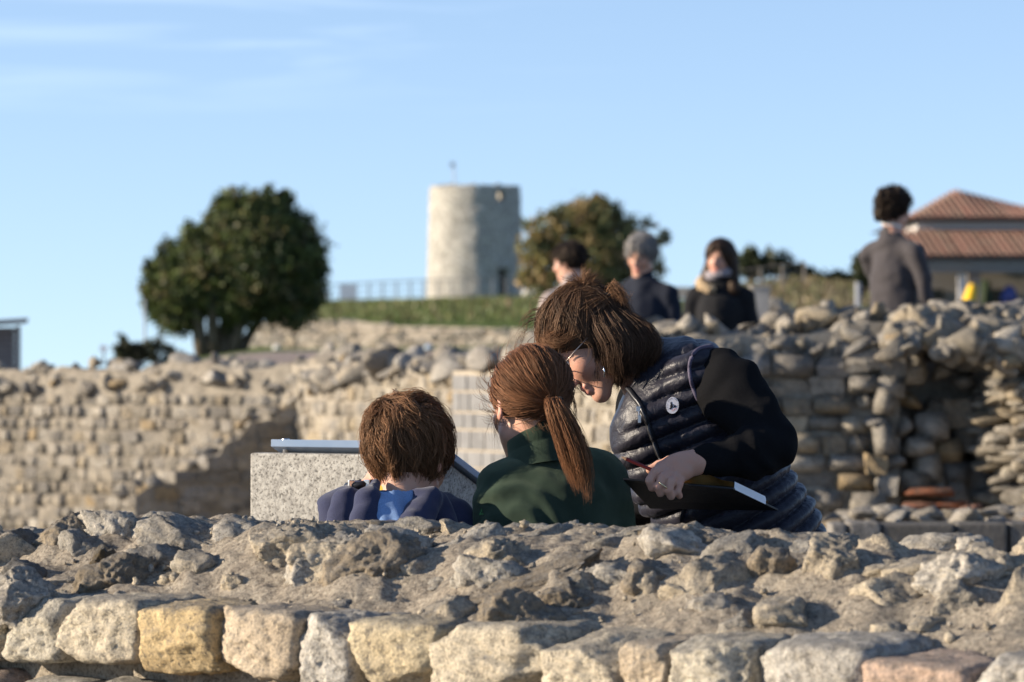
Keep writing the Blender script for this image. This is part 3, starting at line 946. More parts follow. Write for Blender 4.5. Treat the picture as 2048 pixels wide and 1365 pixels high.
# ================================================================== RAILING, MOUND WALL AND SMALL THINGS
def railing():
    d = 214.0; sc = PXF / d
    root = empty('railing', (*px_xy(860, d), zrow(603, d))); tag(root, 'grey metal railing along the mound in front of the windmill tower', 'railing')
    m = plain('rail_grey', (.14, .15, .16), .5, .4)
    xs = np.arange(628, 1110, 27.5)
    top = lambda px: np.interp(px, [628, 860, 1110], [571, 560, 556]); bot = lambda px: np.interp(px, [628, 860, 1110], [608, 600, 604])
    for px in xs:
        b = MB(); b.tube([P(px, bot(px) + 6, d), P(px, top(px), d)], .05, 6); b.build('post', m, root)
    for k in (0, .33, .66):
        b = MB(); b.tube([P(px, top(px) + (bot(px) - top(px)) * k, d) for px in xs], .035 if k == 0 else .022, 6); b.build('rail', m, root)
    root2 = empty('coping', (*px_xy(760, 212), zrow(612, 212))); tag(root2, 'pale stone coping below the railing, left of the tower', 'kerb')
    r = np.random.default_rng(8)
    px = 630
    mm = plain('coping_stone', (.43, .40, .35), .9, bump=(5, .4, .05), var=.15, vscale=2)
    while px < 900:
        ww = r.uniform(32, 46); b = MB(); c = P(px + ww / 2, 607 - .01 * (px - 630), 212); b.box(c, (ww / sc * .97, .8, .34)); b.build('slab', mm, root2, bevel=.03); px += ww
    pan = empty('information_board', (*px_xy(697, 213), zrow(606, 213))); tag(pan, 'white information board standing at the railing, right of the dark tree', 'board')
    b = MB(); b.box(P(697, 586, 213), (1.0, .06, .92)); b.build('panel', plain('white_board', (.62, .64, .66), .5), pan)
    for s in (682, 712):
        b = MB(); b.tube([P(s, 612, 213.1), P(s, 572, 213.1)], .04, 6); b.build('post', m, pan)
    b = MB(); c = P(1018, 640, 145); b.tube([c, P(1018, 600, 145)], .1, 8); o = b.build('wooden_stake', plain('stake_wood', (.28, .2, .12), .85)); tag(o, 'short tan wooden stake on the grass slope below the tower door', 'stake')
    v, f = rock(5, 3, 6, .08, .02)
    me = mesh_from('pale_boulder', v * np.array((.42, .35, .3)), f, plain('white_rock', (.6, .58, .54), .9), False)
    for i, (px, py) in enumerate([(1058, 590), (1079, 583)]):
        o = bpy.data.objects.new('pale_boulder', me); COL.objects.link(o); o.location = P(px, py, 205); o.rotation_euler = (0, 0, i)
        tag(o, ['white boulder at the foot of the tower, the lower of two', 'white boulder at the foot of the tower, the upper of two'][i], 'boulder', 'white boulders by the tower')
    root = empty('retaining_wall', (*px_xy(700, 130), zrow(702, 130))); tag(root, 'low pale retaining wall of rough stones under the grassy mound', 'wall')
    top_px, top_py = [484, 516, 560, 700, 800, 950, 1090, 1140], [700, 648, 640, 641, 652, 655, 660, 664]
    rd = lambda px: 129.6 - (px - 488) / 522 * 6.5
    pts = [(*px_xy(px, rd(px)), zrow(np.interp(px, top_px, top_py), rd(px)) - .02) for px in np.linspace(488, 1130, 48)]
    core_prism('mortar_core', pts, 1.3, (0, 2.5), plain('earth_mortar', (.33, .285, .23), .95, bump=(3, .6, .1), var=.3, vscale=3), root, .2, .05, 4)
    inv = parent_world(root).inverted(); r = np.random.default_rng(9); n = 0
    for row in range(7):
        px = 488 + r.uniform(0, 8)
        while px < 1128 and n < 296:
            ww = r.uniform(11, 27); py = 700 - row * 9.5 + r.uniform(-2, 2)
            if py > np.interp(px + ww / 2, top_px, top_py) + 2:
                ob = bpy.data.objects.new('stone', BLOCKS[r.integers(18)] if r.random() < .5 else RUBBLE[r.integers(14)]); COL.objects.link(ob); ob.parent = root; ob.matrix_parent_inverse = inv
                dd = rd(px) - .05; ob.location = P(px + ww / 2, py, dd); ob.scale = (ww * .98 / 50, .3, 9.2 / 57 * r.uniform(.85, 1.1)); ob.rotation_euler = (r.uniform(-.1, .1), r.uniform(-.1, .1), -.62 + r.uniform(-.2, .2)); ob.color = stone_col(r, .2); n += 1
            px += ww
    for px, py, d, col, lab in [(553, 697, 112, (.75, .75, .72), 'small white globe lamp on the grass beside the dark tree trunk'), (857, 697, 100, (.32, .42, .55), 'small pale blue lamp post on the grass below the retaining wall')]:
        root = empty('round_marker', P(px, py + 10, d)); tag(root, lab, 'marker')  # small round things of unclear kind, built as a globe on a post
        b = MB(); b.tube([P(px, py + 10, d), P(px, py + 2, d)], .06, 8); b.build('post', plain('marker_post', (.2, .2, .2), .5), root)
        v, f = _ICO[3]; me = mesh_from('globe', v * .115 + np.array(P(px, py, d)), f, plain('marker_globe', col, .3)); link('globe', me, root)
    root = empty('sign_post', P(207, 724, 70)); tag(root, 'thin post with a small white plate by the bushes at left', 'post')
    b = MB(); b.tube([P(207, 730, 70), P(207, 697, 70)], .02, 6); b.build('post', m, root)
    b = MB(); b.box(P(207, 697, 69.9), (.13, .03, .1)); b.build('plate', plain('white_plate', (.7, .68, .66), .5), root)
    b = MB(); b.tube([P(290, 720, 90), P(289, 600, 90)], .03, 6); o = b.build('pole', plain('thin_pole', (.4, .42, .44), .5)); tag(o, 'thin tall pole rising from the bushes left of the dark tree', 'pole')
railing()

# ================================================================== VEGETATION
def leaf_material(name):
    m = NT(name); m.set(Base_Color=m.col(), Roughness=0.55, Specular_IOR_Level=0.3)
    tr = m.n('ShaderNodeBsdfTranslucent'); m.l(m.col(), tr.inputs['Color'])
    mx = m.n('ShaderNodeMixShader'); mx.inputs[0].default_value = 0.34
    out = m.t.nodes['Material Output']
    m.l(m.b.outputs[0], mx.inputs[1]); m.l(tr.outputs[0], mx.inputs[2]); m.l(mx.outputs[0], out.inputs['Surface'])
    return m.m
M_LEAF = leaf_material('leaves')
M_BARK = plain('bark', (.13, .105, .075), .9, .1, bump=(14, .8, .06), var=.35, vscale=6)

def foliage(name, blobs, d, parent, n, size, cols, seed, shell=0.55, depth=0.8):
    """leaf-sized faces in clumps through the volume of the blobs (px, py, rpx[, dd])"""
    r = np.random.default_rng(seed); sc = PXF / d
    B = [(np.array(P(b[0], b[1], d + (b[3] if len(b) > 3 else 0))), b[2] / sc) for b in blobs]
    w = np.array([b[1] ** 2.2 for b in B]); w /= w.sum()
    V, F, C = [], [], []
    nclump = max(4, n // 14)
    for _ in range(nclump):
        c, R = B[r.choice(len(B), p=w)]
        q = nrm(r.normal(size=3)); rad = R * (shell + (1.0 - shell) * r.random() ** 0.5) * r.uniform(.92, 1.08)
        cc = c + q * rad * np.array([1, depth, 1])
        tint = np.array(cols[r.integers(len(cols))]) * r.uniform(.65, 1.35)
        spread = R * 0.13 + size * 0.8
        for _ in range(14):
            p = cc + r.normal(size=3) * spread * .6
            nn = nrm(nrm(r.normal(size=3)) + q * .7); a = nrm(np.cross(nn, r.normal(size=3))); b = np.cross(nn, a)
            s = size * r.uniform(.6, 1.3); b0 = len(V)
            V += [p - a * s, p + b * s * .5 + nn * s * .15, p + a * s, p - b * s * .5 - nn * s * .1]
            F.append((b0, b0 + 1, b0 + 2, b0 + 3)); C += [tint * r.uniform(.85, 1.15)] * 4
    me = mesh_from(name, np.array(V), np.array(F), M_LEAF, False, np.array(C))
    return link(name, me, parent)

def tree(label, base, blobs, d, stems, n, size, cols, seed, name='tree', cat='tree', group=None, shell=.55, depth=.8):
    root = empty(name, base); tag(root, label, cat, group)
    foliage('crown', blobs, d, root, n, size, cols, seed, shell, depth)
    mb = MB(); r = random.Random(seed)
    for (x0, y0, x1, y1, r0, r1) in stems:
        a, b = P(x0, y0, d), P(x1, y1, d + r.uniform(-.6, .6)); pts = [a.lerp(b, t) + Vector((r.uniform(-.05, .05), r.uniform(-.05, .05), 0)) * (1 if 0 < t < 1 else 0) for t in (0, .3, .6, 1)]
        mb.tube(pts, [r0 + (r1 - r0) * t for t in (0, .3, .6, 1)], 8)
    mb.build('trunk', M_BARK, root, smooth=True)

tree('large dark evergreen tree with several stems, left of the windmill tower', P(450, 712, 110),
     [(505, 520, 110), (400, 560, 78), (350, 590, 62), (505, 440, 62), (455, 415, 36), (540, 410, 34), (580, 500, 72), (600, 570, 58), (590, 620, 42), (472, 582, 78), (360, 625, 50), (392, 505, 42),
      (380, 470, 26), (345, 520, 40), (320, 570, 36), (625, 510, 26), (548, 588, 56), (310, 610, 26), (560, 450, 46), (450, 455, 44), (630, 590, 22), (300, 540, 18), (570, 395, 16), (640, 545, 14)],
     110, [(408, 718, 388, 600, .26, .14), (425, 718, 425, 590, .22, .14), (445, 718, 458, 590, .26, .14), (462, 718, 505, 580, .2, .12), (476, 718, 535, 600, .18, .1), (415, 718, 440, 600, .12, .08), (470, 718, 470, 600, .12, .08)],
     52000, .095, [(.11, .138, .045), (.13, .16, .05), (.072, .095, .033), (.15, .13, .055), (.04, .058, .026)], 1, shell=.35)
tree('bare-twigged olive and brown autumn tree to the right of the windmill tower', P(1170, 615, 200),
     [(1180, 450, 62), (1120, 470, 55), (1240, 480, 52), (1180, 530, 80), (1075, 500, 40), (1070, 450, 22), (1285, 500, 36), (1300, 450, 14), (1325, 480, 14), (1230, 550, 60), (1100, 550, 56), (1290, 545, 40), (1190, 412, 24), (1060, 560, 30), (1150, 430, 40), (1215, 430, 34)],
     200, [(1170, 620, 1170, 470, .3, .1), (1170, 600, 1240, 480, .2, .06), (1170, 600, 1110, 480, .2, .06), (1180, 560, 1290, 490, .1, .03), (1160, 560, 1075, 490, .1, .03)],
     16000, .17, [(.24, .21, .08), (.28, .21, .09), (.17, .18, .075), (.30, .21, .10), (.13, .145, .07)], 2, shell=.25)
for i, (lab, bl, d) in enumerate([
    ('small dark round bush on the skyline, nearest to the long-haired woman', [(1496, 514, 15), (1490, 530, 16), (1505, 535, 18)], 150),
    ('broad dark bush on the skyline, second to the right of the long-haired woman', [(1545, 525, 24), (1570, 530, 24), (1525, 535, 18), (1590, 545, 18)], 150),
    ('low olive bush on the skyline above the brown bank', [(1610, 555, 16), (1635, 558, 14), (1590, 565, 16)], 150),
    ('low dark bush on the skyline left of the man in the grey jacket', [(1680, 562, 16), (1705, 560, 16), (1660, 568, 12), (1730, 560, 16)], 150),
    ('thin blue-green shrub close beside the elbow of the man in the grey jacket', [(1722, 535, 14), (1728, 560, 12), (1718, 520, 8)], 60)]):
    root_py = max(b[1] + b[2] for b in bl) + 12
    tree(lab, P(bl[0][0], root_py, d), bl, d, [(bl[0][0], root_py, bl[0][0], bl[0][1], .08, .04), (bl[-1][0], root_py, bl[-1][0], bl[-1][1], .06, .03)], 900, .16 if d > 100 else .05, [(.04, .055, .025), (.05, .06, .022), (.06, .07, .03)], 20 + i, 'bush', 'bush', 'bushes on the skyline' if d > 100 else None)
for i, (lab, bl) in enumerate([
    ('bush with a thin spire, leftmost of the bushes left of the dark tree', [(248, 700, 20), (243, 680, 8), (255, 715, 18)]),
    ('grey-green bush in the middle of the three left of the dark tree', [(275, 702, 14), (270, 716, 14)]),
    ('rounded bush nearest to the trunk of the dark tree', [(310, 695, 22), (330, 710, 22), (350, 718, 18), (297, 712, 16)])]):
    tree(lab, P(bl[0][0], 735, 85), bl, 85, [(bl[0][0], 738, bl[0][0], bl[0][1], .06, .03)], 900, .07, [(.055, .065, .035), (.07, .07, .04), (.05, .06, .03)], 40 + i, 'bush', 'bush', 'bushes left of the dark tree')

def bank_grass():
    r = np.random.default_rng(78); V, F, C = [], [], []
    for _ in range(9000):
        d = r.uniform(62, 128); px = r.uniform(1350, 1800); x = (px - 1024) / PXF * d; z = ground_z(x, d); h = r.uniform(.06, .26); a = r.uniform(0, 6.28)
        t = np.array([math.cos(a), math.sin(a), 0]) * r.uniform(.04, .1); b0 = len(V); p = np.array([x, d, z - .03])
        V += [p - t, p + t, p + np.array([r.normal() * .1, r.normal() * .1, h])]; F.append((b0, b0 + 1, b0 + 2))
        c = np.array((.20, .16, .09)) if r.random() < .7 else np.array((.12, .13, .05)); C += [c * r.uniform(.6, 1.4)] * 3
    me = mesh_from('dry_grass', np.array(V), np.array(F), M_LEAF, False, np.array(C)); o = link('dry_grass', me); tag(o, 'dry brown grass growing on the bank at right', 'grass', kind='stuff')
bank_grass()
def mound_grass():
    r = np.random.default_rng(77); V, F, C = [], [], []
    for _ in range(9000):
        d = r.uniform(131.5, 172); px = r.uniform(520, 1340); x = (px - 1024) / PXF * d; z = ground_z(x, d); h = r.uniform(.1, .34); a = r.uniform(0, 6.28)
        t = np.array([math.cos(a), math.sin(a), 0]) * r.uniform(.04, .09); b0 = len(V); p = np.array([x, d, z - .03])
        lean = np.array([r.normal() * .08, r.normal() * .08, h]); V += [p - t, p + t, p + lean]; F.append((b0, b0 + 1, b0 + 2))
        c = np.array((.12, .155, .045)) if r.random() < .7 else np.array((.19, .155, .075)); C += [c * r.uniform(.7, 1.3)] * 3
    me = mesh_from('grass', np.array(V), np.array(F), M_LEAF, False, np.array(C)); o = link('grass', me); tag(o, 'grass tufts growing on the mound below the tower', 'grass', kind='stuff')
mound_grass()

# ================================================================== BUILDINGS
def tiled_house():
    d = 100.0; sc = PXF / d
    root = empty('tiled_house', (*px_xy(1960, d), 1.5)); tag(root, 'low house with two red tile roofs behind the man in grey', 'house')
    W = plain('white_render', (.62, .58, .55), .9, bump=(3, .2, .03), var=.06, vscale=1.5); BG = plain('beige_render', (.42, .36, .28), .9, var=.12, vscale=2); DK = plain('porch_dark_wood', (.12, .105, .085), .8)  # porch wood is one dark brown
    nt = NT('canal_tile'); v = nt.worldvec(); f = nt.noise(v, 2.2, 5, .7)
    nt.set(Base_Color=nt.mix(nt.ramp(f, [(.35, 0.0), (.65, 1.0)]), nt.objcol(), (.21, .15, .11)), Roughness=.9, Specular_IOR_Level=.15)
    r = np.random.default_rng(14); inv = parent_world(root).inverted()
    def tile_run(a, b, w):
        a, b = np.array(a), np.array(b); ax = nrm(b - a); s = nrm(np.cross(ax, (0, 0, 1))); up = np.cross(s, ax); V, F = [], []
        for p, ww in ((a, w), (b, w)):
            for k in range(5):
                q = math.pi * k / 4; V.append(p + s * math.cos(q) * ww * .5 + up * math.sin(q) * ww * .75)
        F = [(k, k + 1, k + 6, k + 5) for k in range(4)]
        F += [(4, 3, 2, 1, 0), (5, 6, 7, 8, 9), (0, 5, 9, 4)]
        me = mesh_from('tile_row', np.array(V), F, nt.m, False); o = bpy.data.objects.new('tile_row', me); COL.objects.link(o); o.parent = root; o.matrix_parent_inverse = inv
        c = np.array((.205, .092, .066)) * r.uniform(.6, 1.25) + np.array((.05, .04, .03)) * r.random(); o.color = (*c, 1)
    # upper hipped roof: front slope is a triangle, its apex off-centre
    zE, zA = zrow(442, d), zrow(386, d + 4.5); xL, xA, xR = (1812 - 1024) / sc, (1910 - 1024) / PXF * (d + 4.5), (2220 - 1024) / sc
    yF, yA, yB = d, d + 4.5, d + 10
    A = (xA, yA, zA); A2 = (xR - 2.0, yA, zrow(440, d) * .45 + zA * .55)
    m = MB(); m.add([(xL, yF, zE), (xR, yF, zE), A2, A, (xL, yB, zE), (xR, yB, zE)], [(0, 1, 2, 3), (0, 3, 4), (4, 3, 2, 5), (1, 5, 2), (0, 4, 5, 1)]); m.build('roof', plain('roof_underlay', (.07, .045, .035), .9), root)  # underlay coloured dark to put groove shade between the tile rows
    x = xL + .08
    while x < xR - .1:
        if x < xA: t = (x - xL) / (xA - xL)
        else: t = 1.0
        zr = np.interp(x, [xA, A2[0], xR], [zA, A2[2], zE]) if x >= xA else zE + (zA - zE) * t
        tt = t if x < xA else (1 if x < A2[0] else (xR - x) / (xR - A2[0]))
        tile_run((x, yF - .1, zE + .03), (x, yF + (yA - yF) * tt, zr + .03), .145); x += .185
    m = MB(); m.box(((xL + .35 + xR) / 2, d + 5, (zrow(472, d) + zE) / 2 - .02), (xR - xL - .35, 9.2, zE - zrow(472, d) + .04)); m.build('upper_wall', W, root)
    # porch roof
    zt, ze = zrow(466, d), zrow(526, d); xl, xr = (1790 - 1024) / sc, xR
    m = MB(); m.add([(xl, d - 3.4, ze), (xr, d - 3.4, ze), (xr, d + .38, zt), (xl, d + .38, zt), (xl, d - 3.4, ze - .1), (xr, d - 3.4, ze - .1), (xr, d + .38, zt - .1), (xl, d + .38, zt - .1)], [(0, 1, 2, 3), (7, 6, 5, 4), (0, 4, 5, 1), (1, 5, 6, 2), (2, 6, 7, 3), (3, 7, 4, 0)]); m.build('porch_roof', DK, root)
    x = xl + .08
    while x < xr:
        tile_run((x, d - 3.5, ze + .03), (x, d + .3, zt + .03), .145); x += .185
    m = MB(); m.box(((xl + xr) / 2, d - 3.2, ze - .22), (xr - xl, .2, .24)); m.build('beam', plain('grey_beam', (.22, .205, .185), .7), root)
    # porch wall and dark panels for its openings
    zg = 1.4
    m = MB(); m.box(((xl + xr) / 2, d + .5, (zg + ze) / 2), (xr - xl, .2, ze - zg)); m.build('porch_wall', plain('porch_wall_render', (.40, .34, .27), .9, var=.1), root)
    m = MB(); m.box(((1985 - 1024) / sc, d - .3, zrow(561, d)), (1.45, .1, .3)); m.build('counter_fascia', BG, root)
    m = MB(); m.box(((1868 - 1024) / sc, d - 2.9, zrow(541, d)), (.62, .2, .22)); m.build('fascia', BG, root)
    for px, ww, mat in [(1897, .2, plain('white_post', (.6, .58, .55), .7)), (1921, .3, plain('wood_post', (.3, .235, .19), .8)), (2062, .4, plain('wood_post_dark', (.35, .3, .25), .8))]:
        m = MB(); m.box(((px - 1024) / sc, d - 3.0, (zg + ze - .34) / 2), (ww, .2, ze - zg - .34)); m.build('post', mat, root)
    for px, ww in [(1870, .4), (1975, .35), (2003, .25)]:
        m = MB(); m.box(((px - 1024) / sc, d + .36, zg + 1.0), (ww * 1.3, .06, 2.0)); m.build('doorway_shade', plain('opening_shade', (.03, .035, .03), .6), root)  # flat dark panels; the shade inside the openings is their colour
    # things under the porch
    pole = empty('folded_parasol', ((1945 - 1024) / sc, d - 4.0, 1.4)); tag(pole, 'bright yellow folded cloth under the porch of the tiled house', 'parasol')
    V, F = [], []; n = 12; zs = [zrow(y, d - 4) for y in (568, 574, 585, 600, 612)]; rs = [.08, .13, .16, .19, .21]; xs = [1945, 1944, 1942, 1938, 1935]
    for z, rr, px in zip(zs, rs, xs):
        for k in range(n):
            q = 2 * math.pi * k / n; e = rr * (1 if k % 2 else .78); V.append(((px - 1024) / PXF * (d - 4) + e * math.cos(q), d - 4 + e * math.sin(q), z))
    F = [(i * n + k, i * n + (k + 1) % n, (i + 1) * n + (k + 1) % n, (i + 1) * n + k) for i in range(4) for k in range(n)] + [tuple(range(n))]
    link('cloth', mesh_from('cloth', np.array(V), F, plain('yellow_cloth', (.85, .52, .03), .8), True), pole)
    m = MB(); m.tube([P(1941, 640, d - 4), P(1946, 562, d - 4)], .03, 6); m.build('pole', DK, pole)
    v, f = rock(21, 3, 5, .1, .02); me = mesh_from('bundle', v * np.array((.22, .2, .34)) + np.array(P(2018, 598, d - 3)), f, plain('blue_cloth', (.06, .075, .22), .8), True)
    o = link('bundle', me); tag(o, 'dark blue cloth bundle under the porch, right of the yellow cloth', 'bundle')
    me = mesh_from('potted_shrub', rock(22, 3, 4, .12, .03)[0] * np.array((.2, .2, .42)) + np.array(P(1968, 590, d - 2)), rock(22, 3, 4, .12, .03)[1], plain('dark_leaf', (.04, .06, .03), .8), True); o = link('potted_shrub', me); tag(o, 'dark green shrub under the porch between the yellow and the blue cloth', 'shrub')
tiled_house()

def shed():
    d = 45.0; sc = PXF / d
    root = empty('shed', (*px_xy(0, d), 1.0)); tag(root, 'grey slatted shed with sloping flat roof at the left edge', 'shed')
    m = plain('grey_slat', (.17, .165, .16), .8, var=.12, vscale=5); dk = plain('shed_dark', (.06, .06, .06), .8)
    x1 = (36 - 1024) / sc; x0 = x1 - 2.4
    b = MB(); b.box(((x0 + x1) / 2 - .18, d + 1.25, (1.0 + zrow(655, d)) / 2), (2.3, 2.4, zrow(655, d) - 1.0), rz=.134); b.build('wall', dk, root)
    for k in range(9):
        z = zrow(660, d) - k * .066; b = MB(); b.box(((x0 + x1) / 2, d + .02, z), (2.4, .03, .056)); b.build('slat', m, root)
    b = MB(); b.box((x1, d + .02, (1.0 + zrow(652, d)) / 2), (.05, .06, zrow(652, d) - 1.0)); b.build('corner_post', m, root)
    b = MB(); xe = (64 - 1024) / sc; za, zb_ = zrow(637, d), zrow(665, d)
    b.add([(x0, d - .35, zb_), (xe, d - .35, za), (xe - .43, d + 2.8, za), (x0 - .43, d + 2.8, zb_), (x0, d - .35, zb_ - .045), (xe, d - .35, za - .03), (xe - .43, d + 2.8, za - .03), (x0 - .43, d + 2.8, zb_ - .045)], [(0, 1, 2, 3), (7, 6, 5, 4), (0, 4, 5, 1), (1, 5, 6, 2), (2, 6, 7, 3), (3, 7, 4, 0)]); b.build('roof', plain('shed_roof', (.2, .2, .21), .6), root)
shed()

def right_fence():
    d = 95.0
    root = empty('wire_fence', (*px_xy(1600, d), 3.0)); tag(root, 'thin grey wire fence with posts on the brown bank', 'fence')
    m = plain('fence_wood', (.19, .17, .15), .85)
    for px in range(1345, 1611, 44):
        x = (px - 1024) / PXF * d; z = ground_z(x, d); b = MB(); b.tube([(x, d, z - .1), (x, d, z + .62)], .035, 6); b.build('post', m, root)
    for h in (.2, .4, .6):
        b = MB(); b.tube([((px - 1024) / PXF * d, d, ground_z((px - 1024) / PXF * d, d) + h) for px in range(1345, 1611, 22)], .014, 5); b.build('wire', m, root)
    root = empty('stone_gatepost', P(1520, 640, 40)); tag(root, 'pale squared gatepost right of the woman in the black coat', 'post')
    b = MB(); b.box(P(1520, 610, 40), (.19, .2, .36)); b.build('shaft', plain('pale_stone_post', (.43, .39, .33), .9, bump=(20, .4, .02), var=.12, vscale=10), root, bevel=.015)
    b = MB(); b.box(P(1520, 575, 40), (.22, .23, .03)); b.build('cap', plain('pale_stone_cap', (.4, .36, .3), .9), root, bevel=.008)
    b = MB(); b.tube([P(1716, 640, 58), P(1716, 565, 58)], .045, 8); o = b.build('metal_post', plain('grey_metal', (.3, .31, .33), .5)); tag(o, 'grey metal post close to the left side of the man in the grey jacket', 'post')
    root = empty('kerb_wall', P(1370, 590, 90)); tag(root, 'pale low kerb wall seen between the grey haired man and the woman in black', 'wall')
    px = 1300
    while px < 1530:
        b = MB(); b.box(P(px + 20, 586, 90), (.47, .3, .28)); b.build('block', plain('kerb_stone', (.42, .37, .3), .9), root, bevel=.02); px += 40
    v, f = rock(31, 3, 6, .1, .03)
    for i in range(26):
        r = random.Random(i); px = 1540 + i * 8.5
        o = bpy.data.objects.new('loose_boulder', RUBBLE[i % 14]); COL.objects.link(o); a = r.uniform(.12, .26); o.location = P(px, np.interp(px, [1540, 1600, 1760], [605, 632, 640]) + r.uniform(-6, 6), 44); o.scale = (a, a, a * .8); o.rotation_euler = (r.uniform(-.5, .5), r.uniform(-.5, .5), r.uniform(0, 6)); o.color = stone_col(np.random.default_rng(i), .2)
        tag(o, 'loose pale boulder in the heap behind the wall crest, below the brown bank', 'boulder', 'boulders heaped below the brown bank')
right_fence()
# ================================================================== FOREGROUND WALL
FW0 = np.array([-0.863, 6.23]); FWU = nrm([0.777, -0.63]); FWB = np.array([-FWU[1], FWU[0]])
def fw_xy(s, t): return FW0 + FWU * s + FWB * t
def fw_st(x, y):
    q = np.array([x, y]) - FW0
    return float(q @ FWU), float(q @ FWB)
def fw_height(s, t):
    z = np.interp(t, [-.02, 0.10, 0.16, 0.34, 0.50, 0.62], [0.928, 0.933, 0.955, 1.022, 1.052, 1.058])
    z -= 0.05 * np.clip((-0.18 - s) / 0.25, 0, 1) * np.clip(t / .3, 0, 1)
    z += 0.010 * math.sin(s * 6.1 + 1) * np.clip(t / .3, 0, 1)
    return float(z)
def fw_hit(px, py, lift=0.0):
    """where the sight line through a photo pixel meets the top of the wall"""
    for d in np.arange(4.6, 7.6, 0.008):
        x = (px - 1024) / PXF * d; z = CAM_Z - (py - HORIZON) / PXF * d
        s, t = fw_st(x, d)
        if t > -0.01 and z <= fw_height(s, min(t, .62)) + lift: return s, t, z, d
    d = 6.6
    s, t = fw_st((px - 1024) / PXF * d, d); return s, t, CAM_Z - (py - HORIZON) / PXF * d, d
def fw_face_s(px):
    k = (px - 1024) / PXF
    return (k * FW0[1] - FW0[0]) / (FWU[0] - k * FWU[1])

